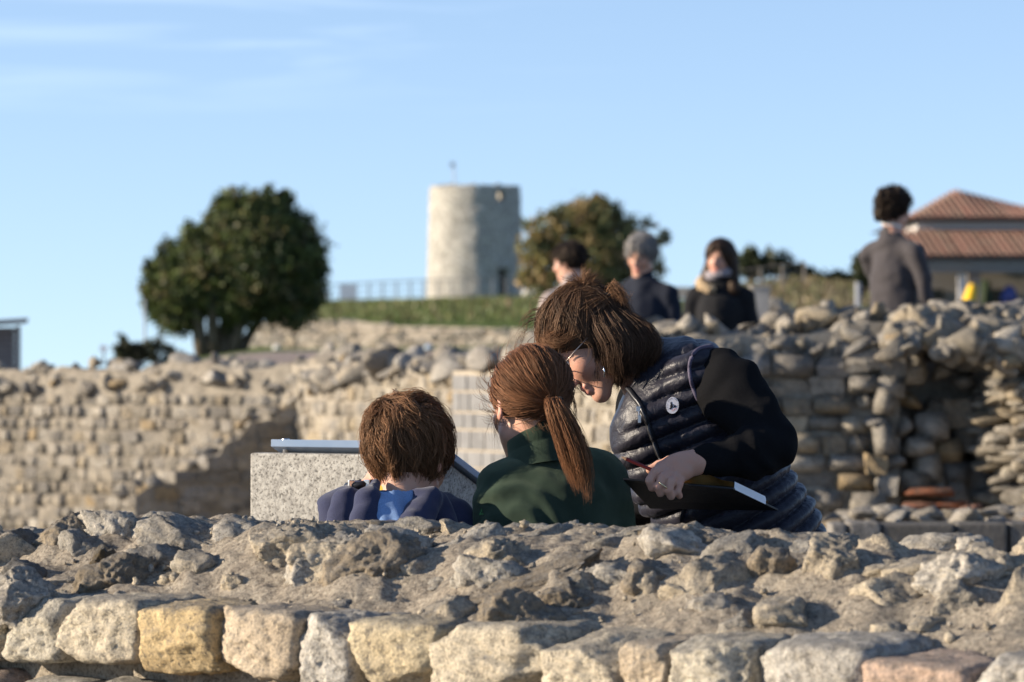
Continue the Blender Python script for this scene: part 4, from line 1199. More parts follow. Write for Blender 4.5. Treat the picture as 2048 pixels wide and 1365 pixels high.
FW_MOUNDS = []
def fw_mound(s, t):
    z = 0.0
    for ms, mt, mr, mh in FW_MOUNDS:
        q = ((s - ms) ** 2 + ((t - mt) * .9) ** 2) / (mr * mr)
        if q < 6: z = max(z, mh * math.exp(-q))
    return z
def front_wall():
    M_F = stone_material('foreground_limestone', 1.35, 0.62)
    M_R = stone_material('foreground_rubble', 1.35, 0.62)
    root = empty('ruined_wall', (*fw_xy(0.9, 0.3), 0)); tag(root, 'nearest ruined wall of weathered limestone blocks and rubble in mortar across the foreground', 'wall')
    ang = math.atan2(FWU[1], FWU[0])
    inv = parent_world(root).inverted()
    def put(mesh_v, f, loc, scale, rot, col, mat, name='stone'):
        me = mesh_from(name, mesh_v, f, mat, True)
        o = bpy.data.objects.new(name, me); COL.objects.link(o); o.parent = root; o.matrix_parent_inverse = inv
        o.location = loc; o.scale = scale; o.rotation_euler = rot; o.color = (*col, 1)
        return o
    pale, cream, orange, peach, yel, greyw, pink = (.62, .57, .46), (.65, .575, .44), (.65, .50, .28), (.62, .515, .38), (.65, .55, .37), (.58, .55, .49), (.58, .43, .335)
    A = [(-160, 2, 1195, 1312, pale), (5, 125, 1200, 1318, pale), (125, 287, 1200, 1322, cream), (283, 428, 1213, 1356, orange), (422, 600, 1224, 1366, peach), (595, 716, 1236, 1372, greyw),
         (710, 886, 1245, 1378, yel), (868, 1094, 1252, 1390, cream), (1092, 1254, 1275, 1395, cream), (1250, 1352, 1284, 1400, peach), (1344, 1492, 1282, 1405, pale), (1492, 1738, 1284, 1420, greyw),
         (1736, 1955, 1324, 1432, pink), (1955, 2120, 1318, 1440, greyw), (2120, 2330, 1330, 1460, pale)]
    r = np.random.default_rng(91)
    for i, (x0, x1, y0, y1, col) in enumerate(A):
        s0, s1 = fw_face_s(x0), fw_face_s(x1); s = (s0 + s1) / 2; d = fw_xy(s, 0)[1]
        z1 = CAM_Z - (y0 - HORIZON) / PXF * d; h = min(0.108, (y1 - y0) / PXF * d); w = s1 - s0
        dep = 0.2
        vv, f = rock(500 + i * 7, 5, 7, 0.034, 0.026, boxy=0.8, dims=(w * 9, 1.6, 1.0))
        xy = fw_xy(s, 0.078 + r.uniform(-.008, .006))
        put(vv * np.array((w * .515, dep / 2, h * .535)), f, (xy[0], xy[1], z1 - h / 2), (1, 1, 1), (r.uniform(-.04, .06), r.uniform(-.03, .03), ang + r.uniform(-.03, .03)), col, M_F)
    # the course below
    s = -1.1; i = 0
    while s < 2.3:
        w = r.uniform(.11, .19); xy = fw_xy(s + w / 2, 0.075)
        vv, f = rock(700 + i, 4, 10, 0.035, 0.02, boxy=0.7, dims=(w * 9, 1.5, 1))
        put(vv * np.array((w * .48, .1, .05)), f, (xy[0], xy[1], .950 - .117 - .05 - r.uniform(0, .008)), (1, 1, 1), (r.uniform(-.05, .05), r.uniform(-.04, .04), ang + r.uniform(-.05, .05)), [pale, cream, yel, pink, greyw, peach][r.integers(6)], M_F)
        s += w; i += 1
    # hidden lower courses
    z = .72
    while z > 0.02:
        s = -1.1 - r.uniform(0, .1)
        while s < 2.3:
            w = r.uniform(.15, .24); xy = fw_xy(s + w / 2, 0.07)
            o = bpy.data.objects.new('stone', BLOCKS[r.integers(18)]); COL.objects.link(o); o.parent = root; o.matrix_parent_inverse = inv
            o.location = (xy[0], xy[1], z - .05); o.scale = (w * .94, .18, .102); o.rotation_euler = (0, 0, ang + r.uniform(-.03, .03)); o.color = stone_col(r, .1); s += w
        z -= .113
    # stones bedded in the mortar top: (cx, cy, w, h, colour, roll, boxy, rise)
    lg, mg, dg, bg, br = (.53, .49, .42), (.36, .335, .29), (.16, .15, .135), (.54, .465, .35), (.29, .24, .175)
    R = [(78, 1062, 62, 66, lg, .3, 0, .5), (140, 1082, 130, 110, br, -.2, 0, .5), (228, 1066, 165, 118, lg, .1, .1, .62), (20, 1100, 110, 110, dg, 0, 0, .4), (38, 1165, 100, 80, dg, .2, 0, .4), (5, 1200, 80, 60, dg, .2, 0, .4),
         (205, 1135, 56, 90, (.10, .075, .04), .1, 0, .3), (390, 1072, 215, 112, mg, .2, .15, .55), (330, 1062, 90, 60, mg, .2, 0, .5), (275, 1124, 52, 60, bg, 0, 0, .35), (404, 1140, 85, 52, bg, -.3, .2, .45), (120, 1180, 100, 50, bg, 0, 0, .3),  # first: near-black stone; shade of a lichened hole is put into its colour
         (560, 1092, 255, 140, bg, -.35, .1, .5), (665, 1142, 142, 128, lg, .2, .2, .55), (778, 1105, 125, 105, lg, .2, .1, .5), (772, 1150, 80, 60, mg, .2, 0, .4), (835, 1050, 205, 62, br, .05, .1, .45), (700, 1046, 110, 40, mg, 0, 0, .4),
         (920, 1105, 190, 112, lg, -.5, .1, .5), (1080, 1078, 250, 92, mg, -.42, .15, .5), (985, 1135, 150, 100, bg, -.5, 0, .35), (1168, 1056, 70, 44, bg, .1, .3, .5), (1075, 1168, 265, 72, br, -.38, .2, .35), (1040, 1050, 120, 40, mg, 0, 0, .4),
         (1290, 1075, 215, 88, mg, .1, .1, .5), (1345, 1105, 130, 80, lg, .3, 0, .5), (1300, 1180, 80, 60, bg, 0, 0, .3), (1415, 1172, 142, 96, bg, -.15, .1, .5), (1465, 1112, 150, 66, mg, -.3, 0, .4), (1545, 1145, 86, 96, br, .2, 0, .45),
         (1660, 1145, 145, 112, bg, .15, 0, .6), (1755, 1110, 105, 100, bg, .4, 0, .5), (1545, 1082, 86, 38, bg, 0, .3, .5), (1645, 1082, 76, 38, lg, 0, .3, .5), (1740, 1072, 190, 30, dg, 0, .3, .35), (1775, 1195, 150, 84, bg, .1, 0, .35),
         (1922, 1170, 165, 106, lg, .1, 0, .55), (1985, 1092, 150, 66, lg, -.1, 0, .5), (2035, 1210, 86, 124, bg, .4, 0, .5), (1880, 1105, 90, 44, lg, 0, 0, .4), (1450, 1070, 90, 34, bg, 0, 0, .4), (1610, 1110, 60, 44, mg, .2, 0, .4), (1360, 1060, 90, 40, lg, 0, .1, .45),
         (610, 1050, 110, 40, bg, 0, 0, .4), (500, 1050, 110, 40, mg, 0, 0, .4), (470, 1175, 70, 40, bg, .2, 0, .25), (880, 1170, 60, 30, mg, -.2, 0, .25), (1200, 1240, 70, 26, bg, 0, 0, .25), (1560, 1240, 90, 36, bg, 0, 0, .2), (1850, 1250, 80, 36, bg, 0, 0, .2), (700, 1215, 80, 26, mg, 0, 0, .2), (330, 1165, 50, 36, bg, 0, 0, .25), (240, 1190, 80, 30, bg, 0, 0, .25), (2120, 1120, 160, 90, lg, 0, 0, .5), (-60, 1120, 140, 90, mg, 0, 0, .5), (-120, 1080, 140, 90, mg, 0, 0, .5)]
    RX, RY = [-200, 0, 60, 130, 230, 300, 480, 700, 830, 930, 1000, 1060, 1160, 1300, 1400, 1700, 2048, 2200], [1060, 1062, 1050, 1027, 1008, 1020, 1035, 1044, 1030, 1040, 1046, 1034, 1040, 1042, 1056, 1066, 1062, 1062]
    for i in range(40):
        cx = -40 + 2140 * (i + r.random()) / 40; cy = r.uniform(np.interp(cx, RX, RY) + 22, 1225 + cx * .03); w = r.uniform(80, 210); R.append((cx, cy, w, w * r.uniform(.5, .85), [lg, mg, bg, bg, br, (.43, .385, .31)][r.integers(6)], r.uniform(-.45, .25), r.choice([0, 0, .15]), r.uniform(.15, .5)))
    hits = []
    for (cx, cy, w, h, col, roll, bx, rise) in R:
        q = fw_hit(cx, cy + h * .18); hits.append(q)
        W, H = w / PXF * q[3], h / PXF * q[3]
        FW_MOUNDS.append((q[0], min(q[1], .58) + H * .1, W * .66, H * .36))
    # mortar body
    k = NT('old_mortar'); v = k.worldvec()
    n1 = k.noise(v, 14, 6, 0.7); n2 = k.noise(v, 130, 5, 0.8); n3 = k.noise(v, 45, 5, 0.7)
    c = k.ramp(n1, [(0.3, (0.29, 0.245, 0.19)), (0.7, (0.46, 0.40, 0.31))])
    c = k.mix(k.ramp(n2, [(0.36, 0.9), (0.52, 0.0)]), c, (0.12, 0.10, 0.08))
    c = k.mix(k.ramp(n2, [(0.54, 0.0), (0.68, 0.75)]), c, (0.50, 0.45, 0.37))
    lk = k.math('ADD', k.math('MULTIPLY', k.up(), 0.5), k.math('MULTIPLY', k.math('SUBTRACT', k.noise(v, 11, 6, 0.72), 0.5), 2.2))
    c = k.mix(k.ramp(lk, [(0.35, 0.0), (0.85, 0.85)]), c, k.ramp(n3, [(0.35, (0.04, 0.038, 0.036)), (0.65, (0.16, 0.15, 0.135))]))
    k.set(Base_Color=c, Roughness=0.97, Specular_IOR_Level=0.1, Normal=k.bump(k.math('ADD', n2, n3), 0.9, 0.008))
    S = np.arange(-1.25, 2.45, 0.0075)
    prof = [(0.07, z) for z in np.linspace(0, 0.9, 12)] + [(t, None) for t in np.arange(0.06, 0.625, 0.0075)] + [(0.64, z) for z in np.linspace(1.0, 0, 10)]
    V = np.zeros((len(prof), len(S), 3))
    for i, (t, zz) in enumerate(prof):
        for j, s in enumerate(S):
            z = fw_height(s, t) + fw_mound(s, t) if zz is None else zz
            xy = fw_xy(s, t); p = Vector((s, t, z))
            a = noise.fractal(p * 9, 0.9, 2.1, 3) * 0.016
            if zz is None: a += noise.fractal(p * 55, 0.7, 2.0, 3) * 0.0055 + max(0, noise.noise(p * 26)) * 0.006
            if zz is None:
                lim = CAM_Z - (np.interp(1024 + PXF * xy[0] / xy[1], RX, RY) - HORIZON) / PXF * xy[1]
                V[i, j] = (xy[0], xy[1], min(z, lim - .008) + a)
            else: V[i, j] = (xy[0] + FWB[0] * a, xy[1] + FWB[1] * a, z)
    n, m = len(prof), len(S); I = np.arange(n * m).reshape(n, m)
    F = np.stack([I[:-1, :-1], I[:-1, 1:], I[1:, 1:], I[1:, :-1]], -1).reshape(-1, 4)
    link('mortar_core', mesh_from('mortar_core', V.reshape(-1, 3), F, k.m, True), root)
    for i, (cx, cy, w, h, col, roll, bx, rise) in enumerate(R):
        s, t, z, d = hits[i]
        W, H = w / PXF * d, h / PXF * d
        big = w * h > 14000
        vv, f = rock(900 + i * 13, 5 if big else 4, 12 if bx < .05 else 8, 0.075, 0.045, boxy=bx, dims=(1.3, 1.3, 1))
        dep = min(W * .9, max(H * 1.5, .09))
        xy = fw_xy(s, min(t, .6)) + FWB * dep * .06
        rot = (r.uniform(-.25, .2), roll, r.uniform(-.3, .3)); sv = vv * np.array((W * .60, dep * .58, H * .60)); z += H * (.17 + .28 * (rise - .2)); wv = sv @ np.array(Euler(rot).to_matrix()).T + np.array((xy[0], xy[1], z)); over = (wv[:, 2] - (CAM_Z - (np.interp(1024 + PXF * wv[:, 0] / wv[:, 1], RX, RY) - HORIZON) / PXF * wv[:, 1])).max(); z -= max(0, over)
        put(sv, f, (xy[0], xy[1], z), (1, 1, 1), rot, tuple(np.array(col) * r.uniform(.9, 1.1)), M_R if bx < .25 else M_F)
    # small rubble and pebbles in the mortar, too many to count
    PV, PF, PC = [], [], []; b = 0
    for i in range(450):
        s = r.uniform(-.8, 2.1); t = r.uniform(.1, .6); a = 0.0025 + 0.007 * r.random() ** 3
        v, f = _ICO[2]; vv = v * r.uniform(.7, 1.2, 3) * a; vv = vv + r.normal(size=vv.shape) * a * .12
        xy = fw_xy(s, t); PV.append(vv + np.array((xy[0], xy[1], fw_height(s, t) + fw_mound(s, t) + .004 - a * .1))); PF.append(f + b); b += len(vv)
        c = np.array([lg, bg, bg, (.45, .4, .33)][r.integers(4)]) * r.uniform(.8, 1.15); PC.append(np.tile(c, (len(vv), 1)))
    me = mesh_from('pebbles', np.concatenate(PV), np.concatenate(PF), stone_material('pebble', 1.5, .4, True), True, np.concatenate(PC)); o = link('pebbles', me, root); o['kind'] = 'stuff'
front_wall()

# ================================================================== LECTERN
def lectern():
    th = math.radians(31)
    u = np.array([math.cos(th), -math.sin(th)]); b = np.array([math.sin(th), math.cos(th)])   # along the back face (to the right), and away from it
    c0 = np.array(px_xy(500, 8.1)); W = 0.455; L = 0.62; zt = zrow(906, 8.1); drop = math.tan(math.radians(23))
    root = empty('lectern', (*c0, 0)); tag(root, 'speckled granite lectern block carrying a sloping clear information panel', 'lectern')
    k = NT('granite'); v = k.worldvec()
    n1 = k.noise(v, 55, 6, 0.75); n2 = k.noise(v, 150, 3, 0.7); n3 = k.noise(v, 7, 4, 0.6)
    c = k.ramp(n1, [(0.32, (0.17, 0.16, 0.145)), (0.5, (0.37, 0.352, 0.315)), (0.66, (0.50, 0.48, 0.43))])
    c = k.mix(k.ramp(n2, [(0.36, 0.95), (0.47, 0.0)]), c, (0.07, 0.066, 0.06))
    c = k.mix(k.ramp(n2, [(0.62, 0.0), (0.72, 0.6)]), c, (0.58, 0.56, 0.51))
    c = k.mix(k.ramp(n3, [(0.35, 0.25), (0.7, 0.0)]), c, (0.28, 0.26, 0.22))
    k.set(Base_Color=c, Roughness=0.85, Specular_IOR_Level=0.25, Normal=k.bump(k.math('ADD', n1, n2), 0.5, 0.004))
    def pt(s, t, z): q = c0 + u * s + b * t; return (q[0], q[1], z)
    flat = 0.05
    prof = [(0, 0), (L, 0), (L, zt - (L - flat) * drop), (flat, zt), (0, zt)]
    m = MB(); vs = [pt(0, t, z) for t, z in prof] + [pt(W, t, z) for t, z in prof]; n = len(prof)
    m.add(vs, [tuple(range(n)), tuple(range(n, 2 * n))[::-1]] + [(i, (i + 1) % n, n + (i + 1) % n, n + i) for i in range(n)])
    m.build('block', k.m, root, bevel=.006)
    # panel on stand-offs
    k = NT('panel_plastic'); f = k.noise(k.worldvec(), 6, 3)
    k.set(Base_Color=k.ramp(f, [(.3, (.22, .31, .45)), (.7, (.30, .38, .50))]), Roughness=0.18, Specular_IOR_Level=0.6, Transmission_Weight=0.25, IOR=1.45)
    off, thk = 0.005, 0.016
    def sl(t): return zt - (t - flat) * drop
    m = MB(); t0, t1, s0, s1 = 0.03, L + .03, .035, W + .015
    q = [pt(s, t, sl(t) + o) for o in (off, off + thk) for (s, t) in ((s0, t0), (s1, t0), (s1, t1), (s0, t1))]
    m.add(q, [(3, 2, 1, 0), (4, 5, 6, 7), (0, 1, 5, 4), (1, 2, 6, 5), (2, 3, 7, 6), (3, 0, 4, 7)]); m.build('panel', k.m, root, bevel=.0015)
    k = plain('printed_sheet', (.60, .60, .58), .6, .3, var=.05, vscale=9)
    m = MB(); o1, o2 = off + thk + .0005, off + thk + .0015
    q = [pt(s, t, sl(t) + o) for o in (o1, o2) for (s, t) in ((s0 + .02, .06), (s1 - .004, .06), (s1 - .004, t1 - .02), (s0 + .02, t1 - .02))]
    m.add(q, [(3, 2, 1, 0), (4, 5, 6, 7), (0, 1, 5, 4), (1, 2, 6, 5), (2, 3, 7, 6), (3, 0, 4, 7)]); m.build('printed_sheet', k, root)
    st = plain('steel', (.55, .55, .56), .3, .5, metal=1.0)
    for s, t in ((.06, 0.05), (W - .03, .05), (.06, L - .06), (W - .03, L - .06)):
        p0 = Vector(pt(s, t, sl(t) - .01)); p1 = Vector(pt(s, t, sl(t) + off + thk + .006))
        m = MB(); m.tube([p0, p1], .006, 12); p2 = p1 + Vector((0, 0, .004)); m.tube([p1, p2], .009, 12); m.build('stand_off', st, root, smooth=True)
lectern()
# ================================================================== PEOPLE
def skin_material():
    m = NT('skin')
    f = m.noise(m.worldvec(), 60, 5, 0.6)
    c = m.mix(m.ramp(f, [(.3, 0.0), (.7, 1.0)]), m.col(), m.mix(1.0, m.col(), (1.08, .94, .9), 'MULTIPLY'))
    m.set(Base_Color=c, Roughness=0.48, Specular_IOR_Level=0.35, Subsurface_Weight=0.12, Subsurface_Radius=(.012, .005, .003),
          Normal=m.bump(m.noise(m.worldvec(), 420, 3), 0.15, 0.002))
    return m.m
M_SKIN = skin_material()
M_HAIR = hair_material('hair')
def cloth(name, col, rough=.85, fine=300, bump=.25, sheen=0.0, var=.18, spec=.2, wrinkle=0.0, dist=.003):
    m = NT(name); v = m.worldvec()
    f = m.noise(v, fine, 3, .7); g = m.noise(v, 14, 4, .6)
    c = m.ramp(f, [(.3, tuple(x * (1 - var) for x in col)), (.7, tuple(x * (1 + var) for x in col))])
    h = f if not wrinkle else m.math('ADD', f, m.math('MULTIPLY', g, wrinkle))
    m.set(Base_Color=c, Roughness=rough, Specular_IOR_Level=spec, Normal=m.bump(h, bump, dist))
    if sheen: m.set(Sheen_Weight=sheen, Sheen_Roughness=.45)
    return m.m

def head_frame(F, U):
    F = nrm(F); U = np.array(U, float); U = nrm(U - F * (U @ F)); S = np.cross(U, F)
    return F, S, U        # forward, own left side, up

def hp(O, fr, f, s, u, sc=1.0):
    return O + (fr[0] * f + fr[1] * s + fr[2] * u) * sc

def head_prims(fd, O, fr, sc, neck_to, child=False, neck_r=.054):
    R = np.stack(fr); e = lambda f, s, u: hp(O, fr, f, s, u, sc)
    fd.ell(e(-.005, 0, .045), np.array([.097, .077, .086]) * sc, R, .01)
    fd.ell(e(.036, 0, -.012), np.array([.060, .062, .082]) * sc, R, .02 * sc)
    fd.cap(e(.020, .046, -.055), e(.066, .014, -.094), .020 * sc, .019 * sc, .022 * sc)
    fd.cap(e(.020, -.046, -.055), e(.066, -.014, -.094), .020 * sc, .019 * sc, .022 * sc)
    fd.ell(e(.074, 0, -.094), np.array([.019, .022, .018]) * sc, R, .014 * sc)
    for q in (1, -1):
        fd.ell(e(.058, q * .038, -.018), np.array([.026, .024, .026]) * sc, R, .018 * sc)
        fd.ell(e(.100, q * .031, .012), np.array([.014, .017, .012]) * sc, R, .010 * sc, sub=True)
        fd.ell(e(.102, q * .011, -.033), np.array([.011, .008, .008]) * sc, R, .006 * sc)
        fd.ell(e(-.004, q * .077, -.002), np.array([.016, .008, .030]) * sc, R, .006 * sc)
        fd.ell(e(.000, q * .083, .001), np.array([.008, .006, .017]) * sc, R, .004 * sc, sub=True)
    fd.cap(e(.084, .034, .034), e(.084, -.034, .034), .013 * sc, .013 * sc, .014 * sc)
    fd.cap(e(.090, 0, .020), e(.112, 0, -.024), .0085 * sc, .0115 * sc, .010 * sc)
    fd.cap(e(.089, .017, -.056), e(.089, -.017, -.056), .0075 * sc, .0075 * sc, .006 * sc)
    fd.cap(e(.094, .005, -.055), e(.094, -.005, -.055), .006 * sc, .006 * sc, .006 * sc)
    fd.cap(e(.088, .014, -.070), e(.088, -.014, -.070), .0085 * sc, .0085 * sc, .006 * sc)
    fd.cap(e(.101, .018, -.0632), e(.101, -.018, -.0632), .0028 * sc, .0028 * sc, .002 * sc, sub=True)
    fd.cap(e(-.018, 0, -.035), neck_to, neck_r * sc, neck_r * 1.12 * sc, .02)

def skin_cols(V, O, fr, sc, base=(.50, .30, .215)):
    """natural colour of the skin: redder lips, nose tip, cheeks and ears"""
    L = np.stack([(V - O) @ fr[i] for i in range(3)], 1) / sc
    C = np.tile(np.array(base), (len(V), 1))
    def spot(f, s, u, r, col, a):
        d = np.sqrt(((L - np.array([f, s, u])) / np.array(r)) ** 2 @ np.ones(3)); w = (np.clip(1.25 - d, 0, .5) / .5 * a)[:, None]
        return w, np.array(col)
    for w, c in [spot(.096, 0, -.0555, (.014, .023, .007), (.46, .17, .145), .85), spot(.096, 0, -.0705, (.014, .021, .0085), (.50, .19, .16), .85),
                 spot(.115, 0, -.026, (.02, .02, .016), (.55, .26, .19), .6), spot(.08, .04, -.02, (.04, .025, .026), (.54, .28, .2), .5), spot(.08, -.04, -.02, (.04, .025, .026), (.54, .28, .2), .5),
                 spot(0, .08, 0, (.03, .02, .04), (.56, .27, .2), .6), spot(0, -.08, 0, (.03, .02, .04), (.56, .27, .2), .6),
                 spot(.09, .031, .033, (.02, .022, .005), (.14, .08, .05), .75), spot(.09, -.031, .033, (.02, .022, .005), (.14, .08, .05), .75)]:
        C = C * (1 - w) + c * w
    return C

def add_eyes(parent, O, fr, sc):
    v, f = _ICO[3]
    C = np.where((v[:, 0:1] > .90), np.array([[.03, .02, .015]]), np.where(v[:, 0:1] > .72, np.array([[.10, .07, .04]]), np.array([[.62, .58, .54]])))
    R = np.stack(fr)
    for q in (1, -1):
        c = hp(O, fr, .079, q * .031, .011, sc)
        me = mesh_from('eye', (v * .0115 * sc) @ R + c, f, M_EYE, True, C); link('eye', me, parent)
_k = NT('eye'); _k.set(Base_Color=_k.col(), Roughness=.12, Specular_IOR_Level=.5); M_EYE = _k.m

def finger(fd, pts, r0, r1, k=.004):
    n = len(pts) - 1
    for i in range(n):
        fd.cap(pts[i], pts[i + 1], r0 + (r1 - r0) * i / n, r0 + (r1 - r0) * (i + 1) / n, k)

def hand_prims(fd, W, d, pn, sc=1.0, curl=.5, thumb=1):
    """relaxed hand: wrist W, direction d, palm normal pn, fingers curling to the palm side"""
    d = nrm(d); pn = nrm(np.asarray(pn) - d * (np.asarray(pn) @ d)); s = np.cross(pn, d) * thumb
    k = W + d * .085 * sc
    fd.cap(W, W + d * .03 * sc, .021 * sc, .022 * sc, .01, side=s, ratio=1.25)
    fd.cap(W + d * .03 * sc, k - d * .012 * sc, .017 * sc, .015 * sc, .012, side=s, ratio=2.0)
    for i, (o, ln) in enumerate([(.030, .068), (.010, .078), (-.010, .072), (-.029, .056)]):
        p = k + s * o * sc; pts = [p - d * .02 * sc, p]; q = d
        for j in range(3):
            a = curl * (.6 + .3 * j); q = nrm(d * math.cos(a * (j + 1) * .75) + pn * math.sin(a * (j + 1) * .75)); p = p + q * ln * sc * (.45, .31, .24)[j]; pts.append(p)
        finger(fd, pts, .0095 * sc, .0068 * sc)
    p = W + d * .022 * sc + s * .02 * sc; a = nrm(d * .6 + s * .75 + pn * .25); b = nrm(d * .9 + s * .3 + pn * .35)
    finger(fd, [p, p + a * .038 * sc, p + a * .038 * sc + b * .03 * sc, p + a * .038 * sc + b * .055 * sc], .0125 * sc, .0075 * sc, .008)

def field_mesh(name, fd, mat, parent, smooth=2, disp=None, colf=None, cols=None):
    V, Q = fd.mesh(smooth)
    if disp is not None: V = V + vert_normals(V, Q) * disp(V)[:, None]
    me = mesh_from(name, V, Q, mat, True, colf(V) if colf else None)
    return link(name, me, parent), V, Q

def bvh_of(V, Q): return BVHTree.FromPolygons([tuple(v) for v in V], [tuple(map(int, q)) for q in Q])
def snap(bvh, px, py, lift=0.002):
    o = Vector((0, 0, CAM_Z)); d = (P(px, py, 1.0) - o).normalized()
    h = bvh.ray_cast(o, d)
    if h[0] is None: return None
    n = h[1] if h[1].dot(d) < 0 else -h[1]
    return h[0] + n * lift, n

# ---- hair growing on a head, in head coordinates
class Scalp:
    def __init__(self, O, fr, sc, grow=.004):
        self.O, self.fr, self.sc = O, fr, sc
        self.c = np.array([-.005, 0, .045]) * sc; self.r = np.array([.097, .077, .086]) * sc + grow
    def world(self, L): return self.O + L @ np.stack(self.fr)
    def local(self, W): return (np.asarray(W) - self.O) @ np.stack(self.fr).T
    def on(self, n): n = n / np.linalg.norm(n, axis=-1, keepdims=True); return self.c + n * self.r
    def guides(self, roots, guide, length, K, lift, gravity_free=None, stop=None, rng=RNG, inward=0.0):
        p = roots.copy(); N = len(p); out = [p.copy()]; g = np.array([-self.fr[i][2] for i in range(3)])
        vel = None
        for k in range(1, K):
            q = (p - self.c) / self.r; n = (p - self.c) / self.r ** 2; n /= np.linalg.norm(n, axis=1, keepdims=True)
            d = guide(p, n, k / K, g); d = d - n * np.sum(d * n, 1, keepdims=True)
            d /= np.maximum(np.linalg.norm(d, axis=1, keepdims=True), 1e-6)
            free = np.zeros(N, bool) if gravity_free is None else gravity_free(p)
            if free.any(): d[free] = nrm(g) * .85 + inward * np.stack([-(p[free, 0] + .01), -p[free, 1], 0 * p[free, 1]], 1) + (vel[free] if vel is not None else 0) * .25
            vel = d if vel is None else vel * .4 + d * .6
            step = (length / K)[:, None]
            if stop is not None: step = step * (~stop(p))[:, None]
            p = p + vel * step
            q = (p - self.c) / self.r; m = np.linalg.norm(q, axis=1, keepdims=True); l = 1 + (lift * min(1, 2.2 * k / K))[:, None]
            m2 = np.where(free[:, None], np.maximum(m, l), l); p = self.c + q / m * m2 * self.r
            out.append(p.copy())
        return np.stack(out, 1)

def tufts(G, per, spread, shrink, wig, rng, lenvar=.25):
    """strands around guide curves G (M, K, 3)"""
    M, K, _ = G.shape
    S = np.repeat(G, per, 0); N = len(S); t = np.linspace(0, 1, K)[None, :, None]
    off = rng.normal(size=(N, 1, 3)) * spread
    S = S + off * (1 - shrink * t)
    ph = rng.uniform(0, 6.28, (N, 1, 3)); fr = rng.uniform(3, 9, (N, 1, 3))
    S = S + np.sin(t * fr + ph) * wig * t
    cut = 1 - lenvar * rng.random((N, 1))            # shorten some strands
    idx = np.linspace(0, 1, K)[None, :] * cut * (K - 1); i0 = np.clip(idx.astype(int), 0, K - 2); w = (idx - i0)[..., None]
    a = np.take_along_axis(S, i0[..., None].repeat(3, 2), 1); b = np.take_along_axis(S, (i0 + 1)[..., None].repeat(3, 2), 1)
    return a * (1 - w) + b * w

def hair_cols(n, per, base, rng, var=.45):
    var *= .6
    m = n // per; c = np.array(base)[None, :] * np.repeat(rng.uniform(1 - var, 1 + var, (m, 1)), per, 0) * rng.uniform(.75, 1.3, (n, 1))
    return c
def fib(n, rng):
    i = np.arange(n) + .5; ph = np.arccos(1 - 2 * i / n); th = math.pi * (1 + 5 ** .5) * i
    v = np.stack([np.cos(th) * np.sin(ph), np.sin(th) * np.sin(ph), np.cos(ph)], 1)
    return v + rng.normal(size=v.shape) * .05
def curve_pts(pts, K):
    pts = np.asarray(pts, float); n = len(pts); t = np.linspace(0, n - 1, K); out = []
    for x in t:
        i = min(int(x), n - 2); u = x - i; p0, p1, p2, p3 = pts[max(i - 1, 0)], pts[i], pts[i + 1], pts[min(i + 2, n - 1)]
        out.append(.5 * ((2 * p1) + (-p0 + p2) * u + (2 * p0 - 5 * p1 + 4 * p2 - p3) * u * u + (-p0 + 3 * p1 - 3 * p2 + p3) * u ** 3))
    return np.array(out)
def cap_mesh(sc_, keep, extra=(), h=.004, grow=.003, noise_a=0.0):
    """dark scalp layer below the strands"""
    O, fr, sc = sc_.O, sc_.fr, sc_.sc; R = np.stack(fr); m = .17 * sc
    fd = Field(*[np.arange(O[i] - m, O[i] + m, h) for i in range(3)])
    fd.ell(sc_.world(sc_.c), sc_.r + grow, R, .01)
    for c, r in extra: fd.ell(hp(O, fr, *c, sc), np.array(r) * sc, R, .02)
    for (f, u), (nf, nu) in keep: fd.cut(hp(O, fr, f, 0, u, sc), fr[0] * nf + fr[2] * nu)
    V, Q = fd.mesh(2)
    if noise_a: V = V + vert_normals(V, Q) * (sm_noise(V, 45, 3, 2) * noise_a)[:, None]
    return V, Q

def shoes(fd, A, fwd, sc=1.0):
    for a in A:
        a = np.asarray(a); fd.cap(a + np.array([0, 0, -.02]), a + np.array([0, 0, -.05]) + nrm(fwd) * .15 * sc, .045 * sc, .036 * sc, .02)

